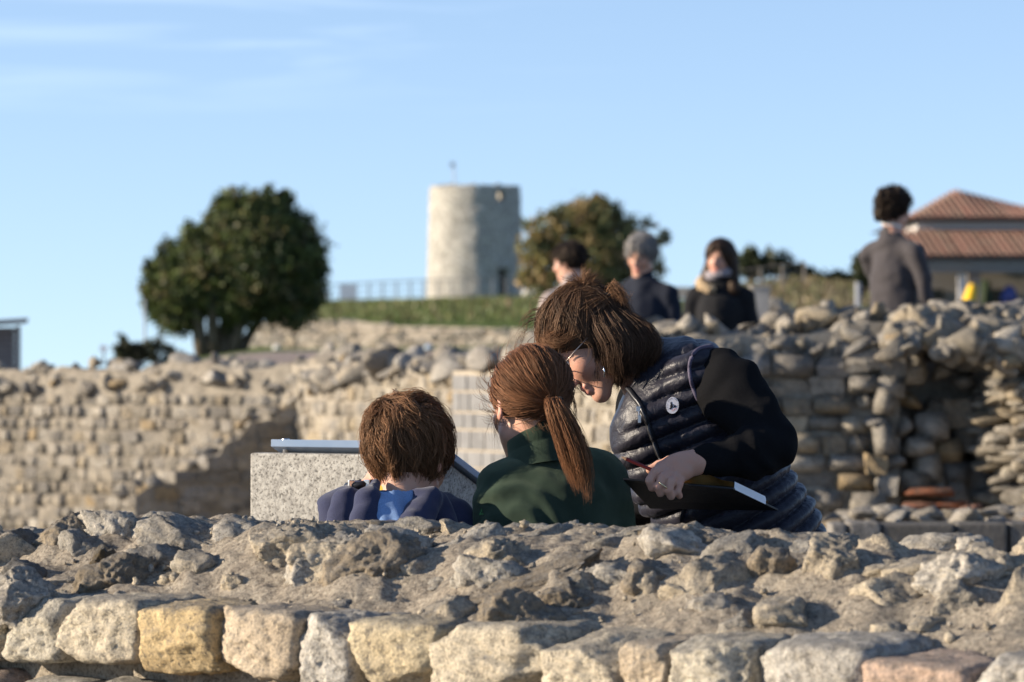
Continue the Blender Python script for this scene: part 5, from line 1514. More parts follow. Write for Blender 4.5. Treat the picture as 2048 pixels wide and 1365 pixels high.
# ------------------------------------------------------------------ the boy
def boy():
    rng = np.random.default_rng(101)
    gz = 0.0
    root = empty('person', (*px_xy(805, 7.2), 0)); tag(root, 'boy with tousled brown hair in a navy hooded jacket, seen from behind at the lectern', 'person')
    O = PN(814, 922, 7.22); fr = head_frame((.36, .88, -.28), (.06, .28, .95)); sc = .90
    nb = PN(810, 1018, 7.20)
    shl, shr = PN(690, 1035, 7.22), PN(890, 1050, 7.22); pel = PN(795, 1400, 7.2)
    sh_dir = nrm(shr - shl)
    fd = Field(axis(O[0] - .30, O[0] + .30, .012, [(O[0] - .11, O[0] + .11, .004)]), axis(7.0, 7.55, .012, [(7.1, 7.36, .004)]), axis(-.01, O[2] + .17, .014, [(O[2] - .15, O[2] + .17, .004)]))
    head_prims(fd, O, fr, sc, nb, neck_r=.047)
    fd.cap(nb - np.array([0, 0, .15]), pel, .085, .09, .03, side=sh_dir, ratio=1.2); fd.cap(nb, nb - np.array([0, 0, .15]), .05, .06, .02)
    elL, wrL = PN(668, 1150, 7.27), PN(724, 992, 7.33); elR, wrR = PN(925, 1200, 7.3), PN(880, 1240, 7.5)
    for a, b, c in ((shl, elL, wrL), (shr, elR, wrR)): fd.cap(a, b, .036, .03, .02); fd.cap(b, c, .028, .021, .015)
    hand_prims(fd, wrL, (.45, .25, 1), (.9, .3, 0), .62, .9); hand_prims(fd, wrR, (-.3, .95, 0), (0, 0, -1), .85, .4, -1)
    hips = [pel + sh_dir * q for q in (.07, -.07)]; an = []
    for hpos in hips:
        kn = np.array([hpos[0], hpos[1] + .02, .36]); a = np.array([hpos[0], hpos[1], .07]); an.append(a); fd.cap(hpos, kn, .068, .046, .03); fd.cap(kn, a, .044, .03, .02); fd.cap(a, a + np.array([.02, .12, -.04]), .03, .022, .02)
    field_mesh('body', fd, M_SKIN, root, 2, colf=lambda V: skin_cols(V, O, fr, sc)); add_eyes(root, O, fr, sc)
    # trousers and shoes
    fd = Field(np.arange(O[0] - .25, O[0] + .25, .014), np.arange(7.0, 7.5, .014), np.arange(-.01, .72, .014))
    fd.cap(pel, pel + np.array([0, 0, .03]), .115, .115, .02, side=sh_dir, ratio=1.2)
    for hpos, a in zip(hips, an): kn = np.array([hpos[0], hpos[1] + .02, .36]); fd.cap(hpos, kn, .085, .062, .03); fd.cap(kn, a + np.array([0, 0, .01]), .06, .052, .02)
    field_mesh('trousers', fd, cloth('boy_trousers', (.05, .055, .07)), root, 1)
    fd = Field(np.arange(O[0] - .25, O[0] + .25, .012), np.arange(7.05, 7.5, .012), np.arange(-.012, .13, .012)); shoes(fd, an, (.1, 1, 0), .85); fd.cut((0, 0, 0), (0, 0, -1)); field_mesh('shoes', fd, cloth('boy_shoes', (.1, .1, .1)), root, 1)
    # yellow T-shirt neck
    ring = [];
    M_Y = cloth('yellow_cotton', (.40, .26, .035), fine=500)
    fd = Field(np.arange(O[0] - .14, O[0] + .14, .005), np.arange(7.08, 7.36, .005), np.arange(nb[2] - .09, nb[2] + .07, .005))
    fd.cap(nb + np.array([0, .005, -.05]), nb + np.array([.002, .012, .028]), .085, .058, .02); fd.cut(nb + np.array([0, 0, .033]), (.25, .3, 1.0)); field_mesh('shirt_collar', fd, M_Y, root, 1)
    # jacket: body, sleeves and raised left forearm
    M_N = cloth('navy_cotton', (.028, .032, .068), rough=.9, fine=420, sheen=.22, bump=.3, wrinkle=1.5)
    fd = Field(np.arange(.62 - 1.0, .06, .006) , np.arange(6.98, 7.56, .006), np.arange(.55, nb[2] + .06, .006))
    fd.cap(nb + np.array([0, .0, -.10]), pel + np.array([0, 0, .03]), .112, .125, .03, side=sh_dir, ratio=1.25)
    fd.cap(shl + np.array([0.02, 0, -.01]), shr + np.array([-.02, 0, -.005]), .055, .055, .04)
    fd.cap(nb + np.array([-.03, 0, -.035]), shl, .05, .05, .03); fd.cap(nb + np.array([.03, 0, -.035]), shr, .05, .05, .03)
    fd.cap(shl, elL, .058, .05, .02); fd.cap(elL, wrL + np.array([-.004, 0, -.012]), .046, .03, .015); fd.cap(shr, elR, .058, .05, .02); fd.cap(elR, wrR, .046, .032, .015)
    fd.cap(PN(722, 985, 7.325), PN(738, 938, 7.325), .025, .021, .006); fd.cap(PN(733, 975, 7.31), PN(746, 940, 7.31), .014, .012, .004); fd.cap(PN(706, 975, 7.34), PN(709, 952, 7.34), .012, .011, .004)   # bunched sleeve at the raised wrist
    def folds(V):
        a = np.sin((V[:, 0] * .9 + V[:, 2] * .35) * 150 + 2.5 * sm_noise(V, 9, 1)) * .0022
        return a + sm_noise(V, 16, 5) * .004
    o, V, Q = field_mesh('jacket', fd, M_N, root, 2, disp=folds)
    # lowered hood: two navy rolls either side of the pale blue lining
    fd = Field(np.arange(O[0] - .19, O[0] + .15, .005), np.arange(6.99, 7.34, .005), np.arange(nb[2] - .17, nb[2] + .08, .005))
    q = lambda x, y, d: PN(x, y, d)
    for a, b, ra, rb in [((752, 966, 7.16), (735, 1000, 7.10), .010, .024), ((735, 1000, 7.10), (728, 1070, 7.07), .024, .034), ((836, 990, 7.13), (858, 1000, 7.13), .016, .026), ((858, 1000, 7.13), (822, 1060, 7.07), .026, .036),
                         ((690, 1000, 7.17), (682, 1070, 7.14), .026, .034), ((872, 1012, 7.16), (885, 1070, 7.16), .03, .04), ((728, 1075, 7.07), (822, 1075, 7.06), .034, .036)]:
        fd.cap(q(*a), q(*b), ra, rb, .008)
    field_mesh('hood', fd, M_N, root, 2, disp=lambda V: sm_noise(V, 26, 2) * .004)
    fd = Field(np.arange(O[0] - .12, O[0] + .09, .004), np.arange(7.0, 7.3, .004), np.arange(nb[2] - .14, nb[2] + .04, .004))
    fd.cap(q(770, 1002, 7.13), q(782, 1070, 7.085), .036, .045, .01, side=(1, 0, 0), ratio=1.2); fd.cap(q(806, 1000, 7.135), q(805, 1060, 7.10), .028, .034, .012)
    field_mesh('hood_lining', fd, cloth('pale_blue_cotton', (.17, .27, .46), rough=.9, fine=420, sheen=.2), root, 2, disp=lambda V: np.sin(V[:, 0] * 190 + V[:, 2] * 40) * .0016 + sm_noise(V, 22, 4) * .005)
    # wrist watch
    mb = MB(); c = PN(722, 969, 7.325); a = nrm((.25, .1, 1)); R3 = Matrix.Rotation(math.radians(-8), 3, 'Y'); ringp = []
    for k in range(25):
        t = 2 * math.pi * k / 24; ringp.append(Vector(c) + R3 @ Vector((math.cos(t) * .0275, math.sin(t) * .0275, 0)))
    mb.tube(ringp, .0075, 8, caps=False); w = mb.build('watch', plain('watch_strap', (.02, .02, .025), .4), root, smooth=True)
    mb = MB(); mb.box(Vector(c) + Vector((-.018, -.0265, 0)), (.013, .006, .018), rz=.5); mb.box(Vector(c) + Vector((.013, -.0295, .002)), (.012, .006, .016), rz=-.3); mb.build('watch_case', plain('watch_steel', (.62, .64, .64), .25, .5, .6), w, bevel=.002)
    # hair
    sp = Scalp(O, fr, sc); wh = np.array([-.62, .28, .72])
    n = fib(1500, rng); L = sp.on(n)
    f, s, u = L.T / sc
    keep = ((f - .085) * .70 - (u - .06) * .71 < 0) | (u > .075)
    keep &= ~((np.abs(s) > .055) & (u < .0) & (f > -.01))
    L = L[keep]; L = L[rng.permutation(len(L))][:560]
    wl = sp.on(wh[None])[0]
    def guide(p, nn, t, g):
        d = p - wl; d = d / np.maximum(np.linalg.norm(d, axis=1, keepdims=True), .02)
        sw = np.cross(nn, d) * .35
        return d * .55 + g * .9 + sw + np.sin(p @ np.array([[90, 40, 20], [10, 120, 60], [50, 10, 90]])) * .45
    G = sp.guides(L, guide, rng.uniform(.06, .115, len(L)), 11, rng.uniform(.06, .20, len(L)), gravity_free=lambda p: (p[:, 2] / sc < -.03), inward=13.0)
    S = tufts(G, 16, .006, .55, .0045, rng, .5)
    Lx = L[rng.integers(len(L), size=110)]; wild = rng.normal(size=(110, 3)) * .5
    G9 = sp.guides(Lx, lambda p, nn, t, g: guide(p, nn, t, g) + wild, rng.uniform(.05, .085, 110), 11, rng.uniform(.14, .26, 110), gravity_free=lambda p: (p[:, 2] / sc < -.045), inward=8.0)
    S = np.concatenate([S, tufts(G9, 16, .005, .55, .004, rng, .3)])
    # a few wisps standing up at the crown
    G2 = []
    for i in range(12):
        b = PN(rng.uniform(765, 800), 822, 7.2) ; a = rng.uniform(-.03, .02); G2.append(curve_pts([b, b + np.array([a * .4, 0, .016]), b + np.array([a, 0, rng.uniform(.012, .026)]), b + np.array([a * 2.2, 0, rng.uniform(-.002, .02)])], 11))
    S = np.concatenate([sp.world(S), tufts(np.array(G2), 4, .003, .3, .003, rng)])
    C = np.concatenate([hair_cols(len(G) * 16, 16, (.16, .082, .042), rng, .6), hair_cols(110 * 16, 16, (.19, .098, .05), rng, .5), hair_cols(len(G2) * 4, 4, (.09, .052, .03), rng)])
    V, Q = cap_mesh(sp, [((.085, .06), (.70, -.71))], [((-.030, 0, .0), (.052, .058, .055))], grow=.0)
    strands_mesh('hair', S, .00062, M_HAIR, root, C, (V, Q, (.085, .046, .025)))
boy()

# ------------------------------------------------------------------ the girl
def girl():
    rng = np.random.default_rng(202)
    root = empty('person', (*px_xy(1100, 7.2), 0)); tag(root, 'girl with a chestnut ponytail in a dark green fleece, seen from behind', 'person')
    O = PN(1061, 818, 7.22); fr = head_frame((-.40, .90, -.17), (-.05, .2, .97)); sc = .88
    nb = PN(1088, 915, 7.21)
    shl, shr = PN(1012, 985, 7.19), PN(1196, 962, 7.24); sd = nrm(shr - shl); pel = PN(1110, 1440, 7.25)
    elL, wrL = PN(986, 1210, 7.2), PN(1030, 1290, 7.4); elR, wrR = PN(1248, 1200, 7.26), PN(1190, 1280, 7.46)
    fd = Field(axis(-.12, .32, .012, [(O[0] - .11, O[0] + .11, .004)]), axis(7.0, 7.55, .012, [(7.1, 7.36, .004)]), axis(-.01, O[2] + .17, .014, [(O[2] - .15, O[2] + .17, .004)]))
    head_prims(fd, O, fr, sc, nb, neck_r=.045)
    fd.cap(nb - np.array([0, 0, .15]), pel, .085, .09, .03, side=sd, ratio=1.2); fd.cap(nb, nb - np.array([0, 0, .15]), .046, .06, .02)
    for a, b, c in ((shl, elL, wrL), (shr, elR, wrR)): fd.cap(a, b, .035, .03, .02); fd.cap(b, c, .028, .021, .015)
    hand_prims(fd, wrL, (.1, .95, 0), (0, 0, -1), .9, .4); hand_prims(fd, wrR, (-.1, .95, 0), (0, 0, -1), .9, .4, -1)
    hips = [pel + sd * q for q in (.075, -.075)]; an = []
    for hpos in hips:
        kn = np.array([hpos[0], hpos[1] + .02, .38]); a = np.array([hpos[0], hpos[1], .07]); an.append(a); fd.cap(hpos, kn, .07, .046, .03); fd.cap(kn, a, .044, .03, .02); fd.cap(a, a + np.array([-.02, .12, -.04]), .03, .022, .02)
    field_mesh('body', fd, M_SKIN, root, 2, colf=lambda V: skin_cols(V, O, fr, sc)); add_eyes(root, O, fr, sc)
    fd = Field(np.arange(-.1, .32, .014), np.arange(7.0, 7.5, .014), np.arange(-.01, .75, .014))
    fd.cap(pel, pel + np.array([0, 0, .03]), .115, .115, .02, side=sd, ratio=1.2)
    for hpos, a in zip(hips, an): kn = np.array([hpos[0], hpos[1] + .02, .38]); fd.cap(hpos, kn, .085, .06, .03); fd.cap(kn, a + np.array([0, 0, .01]), .058, .05, .02)
    field_mesh('trousers', fd, cloth('girl_trousers', (.04, .045, .06)), root, 1)
    fd = Field(np.arange(-.1, .32, .012), np.arange(7.05, 7.5, .012), np.arange(-.012, .13, .012)); shoes(fd, an, (-.1, 1, 0), .9); fd.cut((0, 0, 0), (0, 0, -1)); field_mesh('shoes', fd, cloth('girl_shoes', (.12, .12, .12)), root, 1)
    # fleece
    m = NT('green_fleece'); v = m.worldvec(); f1 = m.noise(v, 520, 4, .8); f2 = m.noise(v, 30, 4, .6)
    m.set(Base_Color=m.ramp(f1, [(.3, (.013, .024, .018)), (.7, (.025, .042, .030))]), Roughness=.95, Specular_IOR_Level=.1, Sheen_Weight=.4, Sheen_Roughness=.5, Sheen_Tint=(.62, .75, .5), Normal=m.bump(f1, .6, .004))
    fd = Field(np.arange(-.14, .34, .006), np.arange(6.98, 7.56, .006), np.arange(.5, nb[2] + .08, .006))
    fd.cap(nb + np.array([.012, .0, -.11]), pel + np.array([0, 0, .05]), .115, .125, .03, side=sd, ratio=1.22)
    fd.cap(shl + np.array([.025, 0, 0]), shr - np.array([.025, 0, 0]), .05, .05, .04)
    fd.cap(nb + np.array([-.012, 0, -.022]), shl, .05, .05, .03); fd.cap(nb + np.array([.02, 0, -.02]), shr, .052, .052, .03)
    fd.cap(shl, elL, .058, .052, .02); fd.cap(elL, wrL, .048, .034, .015); fd.cap(shr, elR, .06, .052, .02); fd.cap(elR, wrR, .048, .034, .015)
    def folds(V):
        w = np.clip((V[:, 2] - .9) / .1, 0, 1)
        d = np.sqrt((V[:, 0] - shl[0] - .01) ** 2 + (V[:, 2] - shl[2] + .10) ** 2)
        return sm_noise(V, 11, 3) * .006 + np.sin(d * 130 + sm_noise(V, 8, 6) * 3) * .0035 * np.exp(-((d - .09) / .07) ** 2) + sm_noise(V, 34, 4) * .0016
    o, Vf, Qf = field_mesh('fleece', fd, m.m, root, 2, disp=folds)
    # stand-up collar: a thick open tube round the neck, tilted with it
    C0, C1 = PN(1086, 925, 7.205), PN(1076, 858, 7.22); ax = nrm(C1 - C0); e1 = nrm(np.cross(ax, (0, 1, 0))); e2 = np.cross(ax, e1); V = []; nk = 40; prof = [(-.2, .074), (.1, .0675), (.45, .0645), (.5, .0625), (.55, .0640), (.8, .0625), (.97, .062), (1.0, .0595), (.97, .057), (.5, .057), (-.01, .058)]
    for t, rr in prof:
        for k in range(nk):
            a = 2 * math.pi * k / nk; w = e1 * math.cos(a) + e2 * math.sin(a) * .95; V.append(C0 + (C1 - C0) * t + w * (rr + .0012 * math.sin(5 * a)) + np.array([0, 0, .020 * max(0, t)]) * (w[0]) )
    F = [(i * nk + k, i * nk + (k + 1) % nk, (i + 1) * nk + (k + 1) % nk, (i + 1) * nk + k) for i in range(len(prof) - 1) for k in range(nk)]
    link('collar', mesh_from('collar', np.array(V), np.array(F), m.m, True), root)
    bv = bvh_of(Vf, Qf); M_LG = plain('leaf_green_print', (.10, .30, .10), .7)
    mb = MB()
    for tri in ([(960, 1030), (963, 1024), (966, 1030)], [(966, 1030), (967, 1026), (969, 1030)], [(963.5, 1023), (965, 1017), (966, 1024)]):
        pts = [snap(bv, *t) for t in tri]
        if all(pts): mb.add([p[0] for p in pts] + [p[0] + p[1] * .0006 for p in pts], [(3, 4, 5), (0, 2, 1), (0, 1, 4, 3), (1, 2, 5, 4), (2, 0, 3, 5)])
    if mb.v: mb.build('sleeve_emblem', M_LG, root)
    # hair pulled back to the tie
    sp = Scalp(O, fr, sc, .003); T = PN(1112, 806, 7.125); Tl = sp.local(T)
    n = fib(1700, rng); L = sp.on(n); f, s, u = L.T / sc
    keep = (f - .088) * .66 - (u - .068) * .75 < 0
    keep &= ~((np.abs(s) > .05) & (u < .012) & (f > -.03))
    L = L[keep]; L = L[rng.permutation(len(L))][:430]
    dist = np.linalg.norm(L - Tl, axis=1)
    def guide(p, nn, t, g):
        d = Tl - p; d /= np.maximum(np.linalg.norm(d, axis=1, keepdims=True), 1e-3); return d + g * .22 * (1 - t) + np.sin(p @ np.array([[60, 30, 20], [10, 70, 40], [40, 10, 60]])) * .07
    G = sp.guides(L, guide, dist * 1.22, 13, rng.uniform(.01, .09, len(L)), stop=lambda p: np.linalg.norm(p - Tl, axis=1) < .014)
    S1 = sp.world(tufts(G, 16, .0042, .5, .0026, rng, .0))
    # ponytail
    G2 = []; ctr = np.array([PN(1110, 803, 7.12), PN(1112, 812, 7.095), PN(1128, 850, 7.085), PN(1146, 900, 7.08), PN(1160, 955, 7.078), PN(1168, 1005, 7.08)])
    for i in range(70):
        o2 = rng.normal(size=2); o2 /= max(1, np.linalg.norm(o2) / 1.6); w = np.array([.006, .011, .016, .0175, .0145, .007]); ln = rng.uniform(.78, 1.02)
        pts = [c + np.array([o2[0] * ww * 1.05, o2[1] * ww * .7, o2[0] * -.12 * ww]) for c, ww in zip(ctr, w)]
        cp = curve_pts(pts, 15); k = max(6, int(15 * ln)); G2.append(curve_pts(cp[:k], 13))
    S2 = tufts(np.array(G2), 30, .003, .2, .004, rng, .25)
    # loose strands before the left ear, flyaways round the outline and at the nape
    G3 = []
    for i in range(16):
        x = rng.uniform(985, 1008); y0 = rng.uniform(775, 810); G3.append(curve_pts([PN(x + 8, y0, 7.2), PN(x, y0 + 30, 7.19), PN(x - 6 + rng.normal() * 4, y0 + 60, 7.185), PN(x - 4 + rng.normal() * 8, y0 + rng.uniform(75, 115), 7.18)], 13))
    for i in range(34):
        a = rng.uniform(2.2, 4.6); c = PN(1066, 778, 7.2); e = c + np.array([math.cos(a) * .086, 0, -math.sin(a) * .086 * -1 if False else math.sin(a) * -.086]); t = nrm(np.array([-math.sin(a), 0, -math.cos(a)])); nn = nrm(e - c)
        G3.append(curve_pts([e, e + nn * .010 + t * .01, e + nn * rng.uniform(.008, .026) + t * .025, e + nn * rng.uniform(.004, .034) + t * .04], 13))
    for i in range(24):
        x = rng.uniform(1040, 1105); G3.append(curve_pts([PN(x, 838, 7.17), PN(x + 6, 850, 7.155), PN(x + 12, 858 + rng.normal() * 5, 7.15), PN(x + 20, 862 + rng.normal() * 9, 7.145)], 13))
    for i in range(10):
        G3.append(curve_pts([PN(1140, 780, 7.17), PN(1150, 810, 7.16), PN(1152 + rng.normal() * 3, 840, 7.155), PN(1150 + rng.normal() * 6, 862, 7.15)], 13))
    S3 = tufts(np.array(G3), 2, .0016, .2, .003, rng)
    C = np.concatenate([hair_cols(len(S1), 16, (.15, .066, .032), rng), hair_cols(len(S2), 30, (.185, .082, .038), rng), hair_cols(len(S3), 2, (.14, .07, .036), rng)])  # ponytail strands lighter and redder: sunlight is put into their colour
    R = np.concatenate([np.full(len(S1), .0006), np.full(len(S2), .00055), np.full(len(S3), .0003)])
    V, Q = cap_mesh(sp, [((.085, .068), (.66, -.75))], [], grow=.001)
    hr = strands_mesh('hair', np.concatenate([S1, S2, S3]), R, M_HAIR, root, C, (V, Q, (.095, .043, .022)))
    mb = MB(); tp = []
    for k in range(17):
        a = 2 * math.pi * k / 16; tp.append(Vector(PN(1110, 803, 7.115)) + Vector((math.cos(a) * .0125, math.sin(a) * .0105, math.sin(a) * .004 + math.cos(a) * .0035)))
    mb.tube(tp, .0042, 8, caps=False); mb.build('hair_tie', cloth('black_elastic', (.012, .012, .014)), hr, smooth=True)
girl()
# ------------------------------------------------------------------ the woman bending over
def woman():
    rng = np.random.default_rng(303)
    root = empty('person', (*px_xy(1480, 7.5), 0)); tag(root, 'woman with brown bobbed hair bending down in a navy quilted vest, holding a dark folder', 'person')
    O = PN(1188, 690, 7.45); fr = head_frame((-.70, -.17, -.69), (-.69, .05, .72)); sc = .85
    nb = PN(1302, 752, 7.47)
    shN, shF = PN(1440, 760, 7.34), PN(1292, 812, 7.62); sd = nrm(shN - shF)
    C1, C2, C3 = PN(1352, 812, 7.47), PN(1432, 962, 7.47), PN(1492, 1085, 7.48)
    elN, wrN = PN(1548, 892, 7.22), PN(1388, 926, 7.12)
    elF, wrF = PN(1276, 1000, 7.63), PN(1318, 990, 7.42)
    fd = Field(axis(.0, .74, .013, [(O[0] - .13, O[0] + .10, .0033), (.24, .40, .0028)]), axis(7.02, 7.78, .013, [(O[1] - .10, O[1] + .10, .0035), (7.06, 7.18, .0028)]),
               axis(-.012, O[2] + .17, .015, [(O[2] - .16, O[2] + .17, .0033), (1.06, 1.20, .0028)]))
    head_prims(fd, O, fr, sc, nb, neck_r=.050)
    fd.cap(nb, C1, .05, .09, .03); fd.cap(C1, C2, .095, .095, .04, side=sd, ratio=1.15); fd.cap(C2, C3, .095, .11, .04, side=sd, ratio=1.15)
    fd.cap(C1, shN, .05, .042, .03); fd.cap(C1, shF, .05, .042, .03)
    fd.cap(shN, elN, .034, .032, .02); fd.cap(elN, wrN, .031, .0225, .015, side=(0, 1, 0), ratio=.8)
    fd.cap(shF, elF, .04, .034, .02); fd.cap(elF, wrF, .033, .023, .015)
    # the near hand closing over the top of the folder
    q = lambda x, y, d: PN(x, y, d)
    fd.cap(wrN, q(1352, 934, 7.115), .0235, .0235, .012, side=(0, 1, 0), ratio=.62)
    fd.cap(q(1362, 926, 7.115), q(1324, 938, 7.11), .020, .0155, .010, side=(0, 1, 0), ratio=.75); fd.cap(q(1366, 945, 7.11), q(1344, 954, 7.105), .018, .014, .010, side=(0, 1, 0), ratio=.8)
    finger(fd, [q(1326, 934, 7.105), q(1310, 945, 7.085), q(1299, 962, 7.078), q(1304, 976, 7.083)], .0098, .0080, .002)
    finger(fd, [q(1338, 944, 7.10), q(1326, 956, 7.078), q(1317, 974, 7.072), q(1321, 987, 7.078)], .0098, .0082, .002)
    finger(fd, [q(1352, 952, 7.10), q(1343, 964, 7.078), q(1337, 981, 7.073), q(1342, 993, 7.08)], .0095, .0080, .002)
    finger(fd, [q(1362, 958, 7.105), q(1358, 970, 7.088), q(1354, 984, 7.084), q(1359, 992, 7.09)], .0085, .0070, .002)
    finger(fd, [q(1368, 920, 7.13), q(1340, 924, 7.15), q(1318, 932, 7.155), q(1300, 940, 7.15)], .0125, .0085, .006)
    hand_prims(fd, wrF, (.8, -.55, .02), (0, -.3, 1), .9, .6, -1)
    hips = [PN(1500, 1100, 7.48) + np.array([0, 0, -.03]) + sd * k for k in (.09, -.09)]; an = []
    for i, h in enumerate(hips):
        kn = np.array([h[0] - .02 + .02 * i, h[1], .50]); a = np.array([h[0] + .03, h[1] + .02, .075]); an.append((h, kn, a)); fd.cap(h, kn, .085, .055, .04); fd.cap(kn, a, .054, .035, .02); fd.cap(a, a + np.array([-.14, -.03, -.045]), .034, .024, .02)
    field_mesh('body', fd, M_SKIN, root, 1, colf=lambda V: skin_cols(V, O, fr, sc, (.47, .275, .20))); add_eyes(root, O, fr, sc)
    # trousers and shoes
    fd = Field(np.arange(.25, .80, .014), np.arange(7.2, 7.78, .014), np.arange(-.01, 1.08, .014))
    fd.cap(hips[0] * .7 + hips[1] * .3, hips[1] * .7 + hips[0] * .3, .105, .105, .02)
    for h, kn, a in an: fd.cap(h + np.array([0, 0, -.10]), kn, .088, .072, .03); fd.cap(kn, a, .07, .058, .02)
    field_mesh('trousers', fd, cloth('dark_denim', (.022, .026, .042)), root, 1)
    fd = Field(np.arange(.2, .80, .012), np.arange(7.2, 7.75, .012), np.arange(-.012, .14, .012)); shoes(fd, [a for _, _, a in an], (-1, -.15, 0)); fd.cut((0, 0, 0), (0, 0, -1)); field_mesh('shoes', fd, cloth('woman_shoes', (.03, .03, .03)), root, 1)
    # black jersey: both sleeves
    M_B = cloth('black_jersey', (.0085, .0085, .0095), rough=.95, fine=500, spec=.05, wrinkle=1.5, bump=.5, dist=.006)
    fd = Field(np.arange(.16, .62, .0055), np.arange(7.04, 7.75, .0055), np.arange(1.0, 1.46, .0055))
    fd.cap(PN(1440, 752, 7.35), PN(1468, 782, 7.31), .056, .061, .02, side=(0, 1, 0), ratio=.8); fd.cap(PN(1468, 782, 7.31), elN, .061, .047, .02, side=(0, 1, 0), ratio=.85); fd.cap(elN, PN(1500, 908, 7.18), .046, .049, .02); fd.cap(PN(1500, 908, 7.18), PN(1393, 925, 7.12), .050, .0255, .015, side=(0, 1, 0), ratio=.8); fd.cap(PN(1425, 800, 7.33), PN(1520, 880, 7.25), .030, .03, .03)
    fd.cap(shF, elF, .062, .05, .02); fd.cap(elF, wrF, .047, .032, .015)
    fd.cut(PN(1384, 926, 7.12), PN(1372, 929, 7.12) - PN(1393, 925, 7.12), 0) if False else None
    def folds(V): return sm_noise(V, 13, 3) * .006 + np.sin((V[:, 0] * .75 - V[:, 2] * .6) * 95 + 3 * sm_noise(V, 7, 8)) * .0022 + np.sin((V[:, 0] * .9 + V[:, 2] * .4) * 140 + 4 * sm_noise(V, 9, 5)) * .0030 * np.exp(-((V[:, 0] - elN[0] + .02) ** 2 + (V[:, 2] - elN[2]) ** 2) / .006)
    field_mesh('sleeves', fd, M_B, root, 2, disp=folds)
    # quilted vest
    m = NT('navy_nylon'); v = m.worldvec(); f1 = m.noise(v, 45, 4, .6, .8); f2 = m.noise(v, 600, 2)
    m.set(Base_Color=m.ramp(f1, [(.3, (.0135, .0135, .021)), (.7, (.020, .0195, .029))]), Roughness=.43, Specular_IOR_Level=.24, Sheen_Weight=.06, Sheen_Roughness=.35, Sheen_Tint=(.75, .72, .85), Normal=m.bump(f1, .5, .006))
    fd = Field(np.arange(.14, .70, .0042), np.arange(7.22, 7.72, .0046), np.arange(.95, 1.45, .0042))
    fd.cap(C1 + np.array([.012, 0, .01]), C2, .125, .128, .05, side=sd, ratio=1.12); fd.cap(C2, C3, .128, .142, .05, side=sd, ratio=1.12)
    fd.cap(C3, C3 + np.array([.02, 0, -.1]), .142, .15, .03, side=sd, ratio=1.2)
    fd.cap(PN(1330, 765, 7.46), PN(1395, 748, 7.37), .062, .058, .04); fd.cap(PN(1300, 800, 7.52), PN(1290, 822, 7.60), .06, .05, .04)
    fd.ell(PN(1300, 838, 7.44), (.075, .10, .065), None, .04)
    fd.cap(PN(1288, 895, 7.43), PN(1330, 960, 7.44), .06, .07, .05)
    fd.cap(PN(1320, 770, 7.465), PN(1276, 726, 7.46), .088, .066, .02)
    fd.cap(PN(1320, 770, 7.465), PN(1262, 714, 7.46), .060, .056, .01, sub=True)
    fd.cut(PN(1284, 722, 7.46), (-.90, 0, .44))
    fd.cut(PN(1650, 1080, 7.5), (.25, 0, -1)) if False else None
    def quilt(V):
        x, z = V[:, 0], V[:, 2]
        tilt = np.radians(np.interp(z, [.98, 1.15, 1.3], [33, 24, 20]))
        s = -np.sin(tilt) * (x - .36) + np.cos(tilt) * (z - 1.2) + (V[:, 1] - 7.4) * -.12
        w = .0355; k = np.abs(np.sin(np.pi * (s / w + .12 * sm_noise(V, 6, 2))))
        collar = np.clip(((x - .30) * -.87 + (z - 1.315) * .49) / .02, 0, 1)
        seam = np.exp(-(k / .35) ** 2)
        pk = sm_noise(V * np.array([1, 1, .45]), 85, 4) * .0022 * (.35 + seam) + sm_noise(V, 30, 6) * .0022
        return (.0165 * np.sqrt(k) - .0095 + pk) * (1 - collar) + collar * (sm_noise(V, 25, 3) * .002 + .001)
    ov, Vv, Qv = field_mesh('vest', fd, m.m, root, 2, disp=quilt)
    bv = bvh_of(Vv, Qv)
    def ribbon(name, px, r, mat, par, lift=.003, n=8):
        pts = [s[0] for s in (snap(bv, x, y, lift) for x, y in curve_pts(px, 24)) if s is not None]
        if len(pts) > 2: mb = MB(); mb.tube(pts, r, n); return mb.build(name, mat, par, smooth=True)
    M_ZT = cloth('zip_tape', (.010, .010, .013), rough=.6); M_ZM = plain('zip_metal', (.5, .5, .52), .3, .5, .9)
    zl = [(1256, 776), (1270, 796), (1282, 812), (1294, 842), (1303, 868), (1312, 895), (1322, 918), (1332, 940)]
    z = ribbon('zip', zl, .0062, M_ZT, ov, .001)
    ribbon('zip_teeth', [(x - 1, y) for x, y in zl], .0022, plain('zip_teeth_dark', (.06, .06, .065), .35, .5), ov, .006)
    ribbon('armhole_binding', [(1424, 694), (1396, 700), (1381, 722), (1380, 750), (1388, 782), (1400, 806)], .0042, cloth('purple_grey_binding', (.075, .065, .10), rough=.6), ov, .001)
    ribbon('pocket_zip', [(1362, 1044), (1368, 1022), (1384, 1010)], .0035, M_ZT, ov, .001)
    s = snap(bv, 1281, 822, .008)
    if s:
        p = s[0]; mb = MB(); mb.box(p, (.008, .004, .010)); mb.tube([p + Vector((.001, -.003, -.004)), p + Vector((.0015, -.004, -.012))], .0018, 6); mb.box(p + Vector((.002, -.004, -.020)), (.006, .0025, .016)); mb.build('zip_puller', M_ZM, ov, bevel=.0008)
    # round badge with its ring of letters, mountain figure and red word
    s = snap(bv, 1345, 810, .004)
